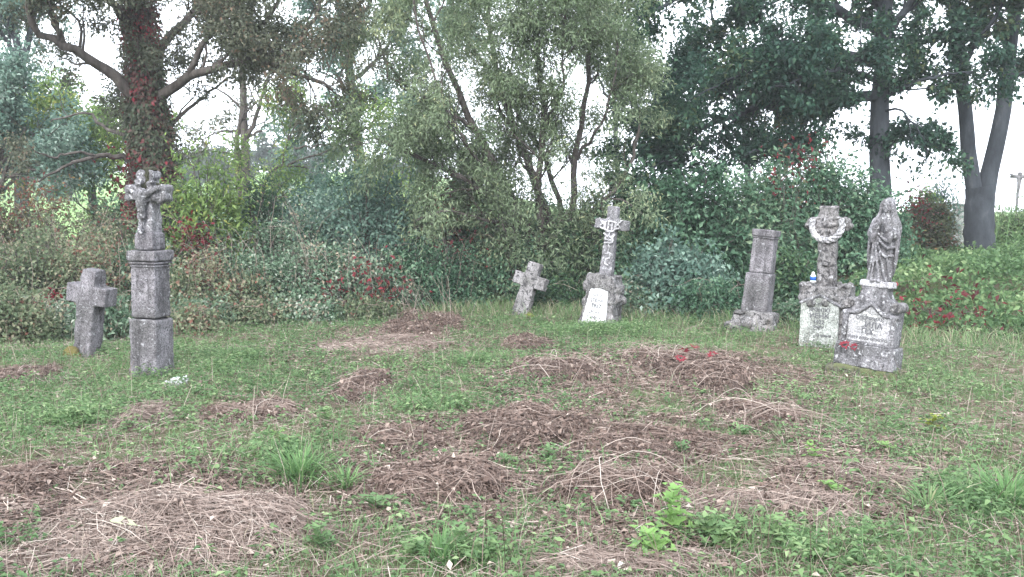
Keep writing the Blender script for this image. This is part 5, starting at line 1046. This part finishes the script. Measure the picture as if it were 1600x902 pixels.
def weed(px, py, hgt, nodes, L, mat, lb, lob=False, per=2, name='leafy_weed', grp=None):
    p = gpt(px, py); p[2] = gz(p[0], p[1]) - .005; o = thing(name, p, lb, 'weed', grp)
    ln = [np.array([0, 0, 0]), np.array([rng.normal(0, .02), rng.normal(0, .02), hgt * .6]), np.array([rng.normal(0, .03), rng.normal(0, .03), hgt])]
    C, Rd = limbs([(ln, .004, .002)], 10, .001); V, Fq = tubes(C, Rd, 6); obj_np('stem', V, [Fq], LEAFM[mat], o, {'tint': np.full(len(V), .3)})
    protos = [leaf_proto('leaf', LEAFM[mat], lob) for _ in range(3)]; a0 = rng.uniform(0, 3)
    for k in range(nodes):
        t2 = (k + 1) / nodes; q = C[0, min(int(t2 * 9), 9)]; a0 += 1.57 + rng.normal(0, .3)
        for j in range(per):
            lf = bpy.data.objects.new('leaf', protos[(k + j) % 3]); link(lf, o); lf.location = q; s_ = L * rng.uniform(.75, 1.15) * (1.1 - .45 * t2)
            lf.scale = (s_ * 1.25, s_, s_); lf.rotation_euler = (R(rng.uniform(5, 40)), R(rng.uniform(-15, 15)), a0 + j * 2 * math.pi / per + rng.normal(0, .2))
for w_ in [
    (1056, 838, .30, 5, .13, 'bright', 'tallest bright green leafy weed beside the flat stalk heap', False),
    (1028, 872, .16, 3, .13, 'bright', 'bright yellow-green weed with broad leaves before the tallest bright weed', False),
    (1105, 850, .17, 4, .12, 'weed', 'mid-green bushy weed right of the tallest bright weed', False),
    (1135, 862, .13, 3, .11, 'weed', 'low dark-leaved weed at the right edge of the bright weed clump', False),
    (1266, 728, .15, 3, .11, 'bright', 'yellow-green star-shaped seedling beside the greyish thin mat', False),
    (1292, 775, .11, 3, .09, 'bright', 'small pale seedling below the star-shaped seedling', False),
    (1388, 712, .12, 3, .08, 'bright', 'small pale seedling right of the star-shaped seedling', False),
    (1455, 672, .12, 2, .12, 'olive', 'olive weed with few broad drooping leaves in the right-hand grass', False),
    (440, 700, .12, 3, .10, 'bright', 'yellow-green lobed weed just behind the bright grass tussock', True),
    (510, 665, .13, 4, .10, 'weed', 'lobed green weed beside the low brown ridge', True),
    (795, 738, .12, 3, .10, 'weed', 'lobed weed under the front of the dark bracken heap', True),
    (848, 728, .15, 3, .11, 'weed', 'blue-green lobed weed right under the dark bracken heap', True),
    (590, 808, .13, 3, .13, 'weed', 'broad-leaved weed before the rounded stalk heap', False),
    (640, 870, .12, 3, .10, 'weed', 'low leafy weed left of the lush low tuft', False),
    (725, 870, .16, 4, .10, 'weed', 'leafy weed right of the lush low tuft', True),
    (505, 862, .13, 3, .11, 'weed', 'leafy weed at the right rim of the largest straw heap', True),
    (1210, 850, .14, 3, .10, 'weed', 'dark leafy weed before the right end of the flat stalk heap', True),
    (1060, 715, .10, 3, .09, 'weed', 'blue-green weed poking through the broad thin mat', True),
    (1165, 690, .12, 3, .10, 'weed', 'spreading green weed below the scattered brown stems', True),
    (830, 500, .10, 2, .10, 'olive', 'yellow-olive leaves at the foot of the small leaning cross', False)]:
    px, py, h_, nd, L_, mt, lb, lob = w_; weed(px, py, h_ * .8, nd + 1, L_, mt, lb, lob, per=4)

# ------------------------------------------------------------------ single fallen or red leaves that stand out
leaf_mat('crimson', [(0, (0.15, 0.02, 0.03)), (1, (0.25, 0.035, 0.05))]); red_leaf = leaf_proto('leaf', LEAFM['crimson'], True); LEAFM['pale'] = leaf_mat('pale_leaf', [(0, (.28, .33, .20)), (1, (.40, .44, .28))]); pale = leaf_proto('leaf', LEAFM['pale'])
def lone_leaf(me, loc, s_, rot, lb, cat='leaf', name='fallen_leaf', grp=None):
    o = bpy.data.objects.new(name, me); link(o); o.location = tuple(loc); o.scale = (s_, s_, s_); o.rotation_euler = rot; return tag(o, lb, cat, grp)
for dx, tl, s9, l9 in ((-0.20, 20, .11, 'larger dull red leaf drooping over the plinth edge of the praying statue'), (-0.10, -10, .085, 'smaller dull red leaf lying on the plinth ledge of the praying statue')):
    q = g.matrix_basis @ Vector((dx, -0.155, 0.32)); lone_leaf(red_leaf, q, s9, (R(-50 + tl), R(15), R(150 + tl)), l9, grp='red leaves on the statue plinth')
p = gpt(186, 858); lone_leaf(pale, p + np.array([-.04, 0, .14]), 0.13, (R(-5), R(10), R(-75)), 'pale green fallen leaf lying on the largest straw heap')
for k, (px, py, s_) in enumerate([(1075, 552, .15), (1062, 566, .13), (1105, 558, .12), (1085, 545, .13)]):
    p = gpt(px, py + 22); q = at(px, py, p[1]); lone_leaf(red_leaf, q, s_, (R(rng.uniform(20, 60)), R(rng.uniform(-20, 20)), R(rng.uniform(0, 360))), 'crimson lobed leaf on top of the arching vine heap', grp='crimson leaves on the vine heap', name='red_leaf')
for k, (px, py, s_) in enumerate([(88, 462, .17), (80, 470, .15), (98, 468, .14)]):
    q = at(px, py, 11.4); lone_leaf(red_leaf, q, s_, (R(60), R(rng.uniform(-20, 20)), R(180 + rng.uniform(-60, 60))), 'crimson lobed leaf hanging beside the stout plain cross', grp='crimson leaves beside the plain cross', name='red_leaf')

for o in bpy.data.objects:
    if o.parent is not None and o.name.split('.')[0] in ('cane', 'stalks', 'long_stems', 'blades', 'leaves'): o['kind'] = 'stuff'   # too fine to pick apart

# ------------------------------------------------------------------ damp air
HAZE = True
if HAZE:
    bm = bmesh.new(); bmesh.ops.create_cube(bm, size=1); me = bpy.data.meshes.new('haze'); bm.to_mesh(me); bm.free()
    hz = bpy.data.objects.new('haze', me); link(hz); hz.scale = (1000, 1000, 60); hz.location = (0, 0, 28); tag(hz, 'thin pale damp air over the whole cemetery', 'haze', kind='stuff')
    m, t, out = new_mat('damp_air'); v = t.nodes.new('ShaderNodeVolumePrincipled'); v.inputs['Color'].default_value = (0.93, 0.96, 1, 1); v.inputs['Density'].default_value = 0.0013
    t.links.new(v.outputs[0], out.inputs['Volume']); me.materials.append(m)
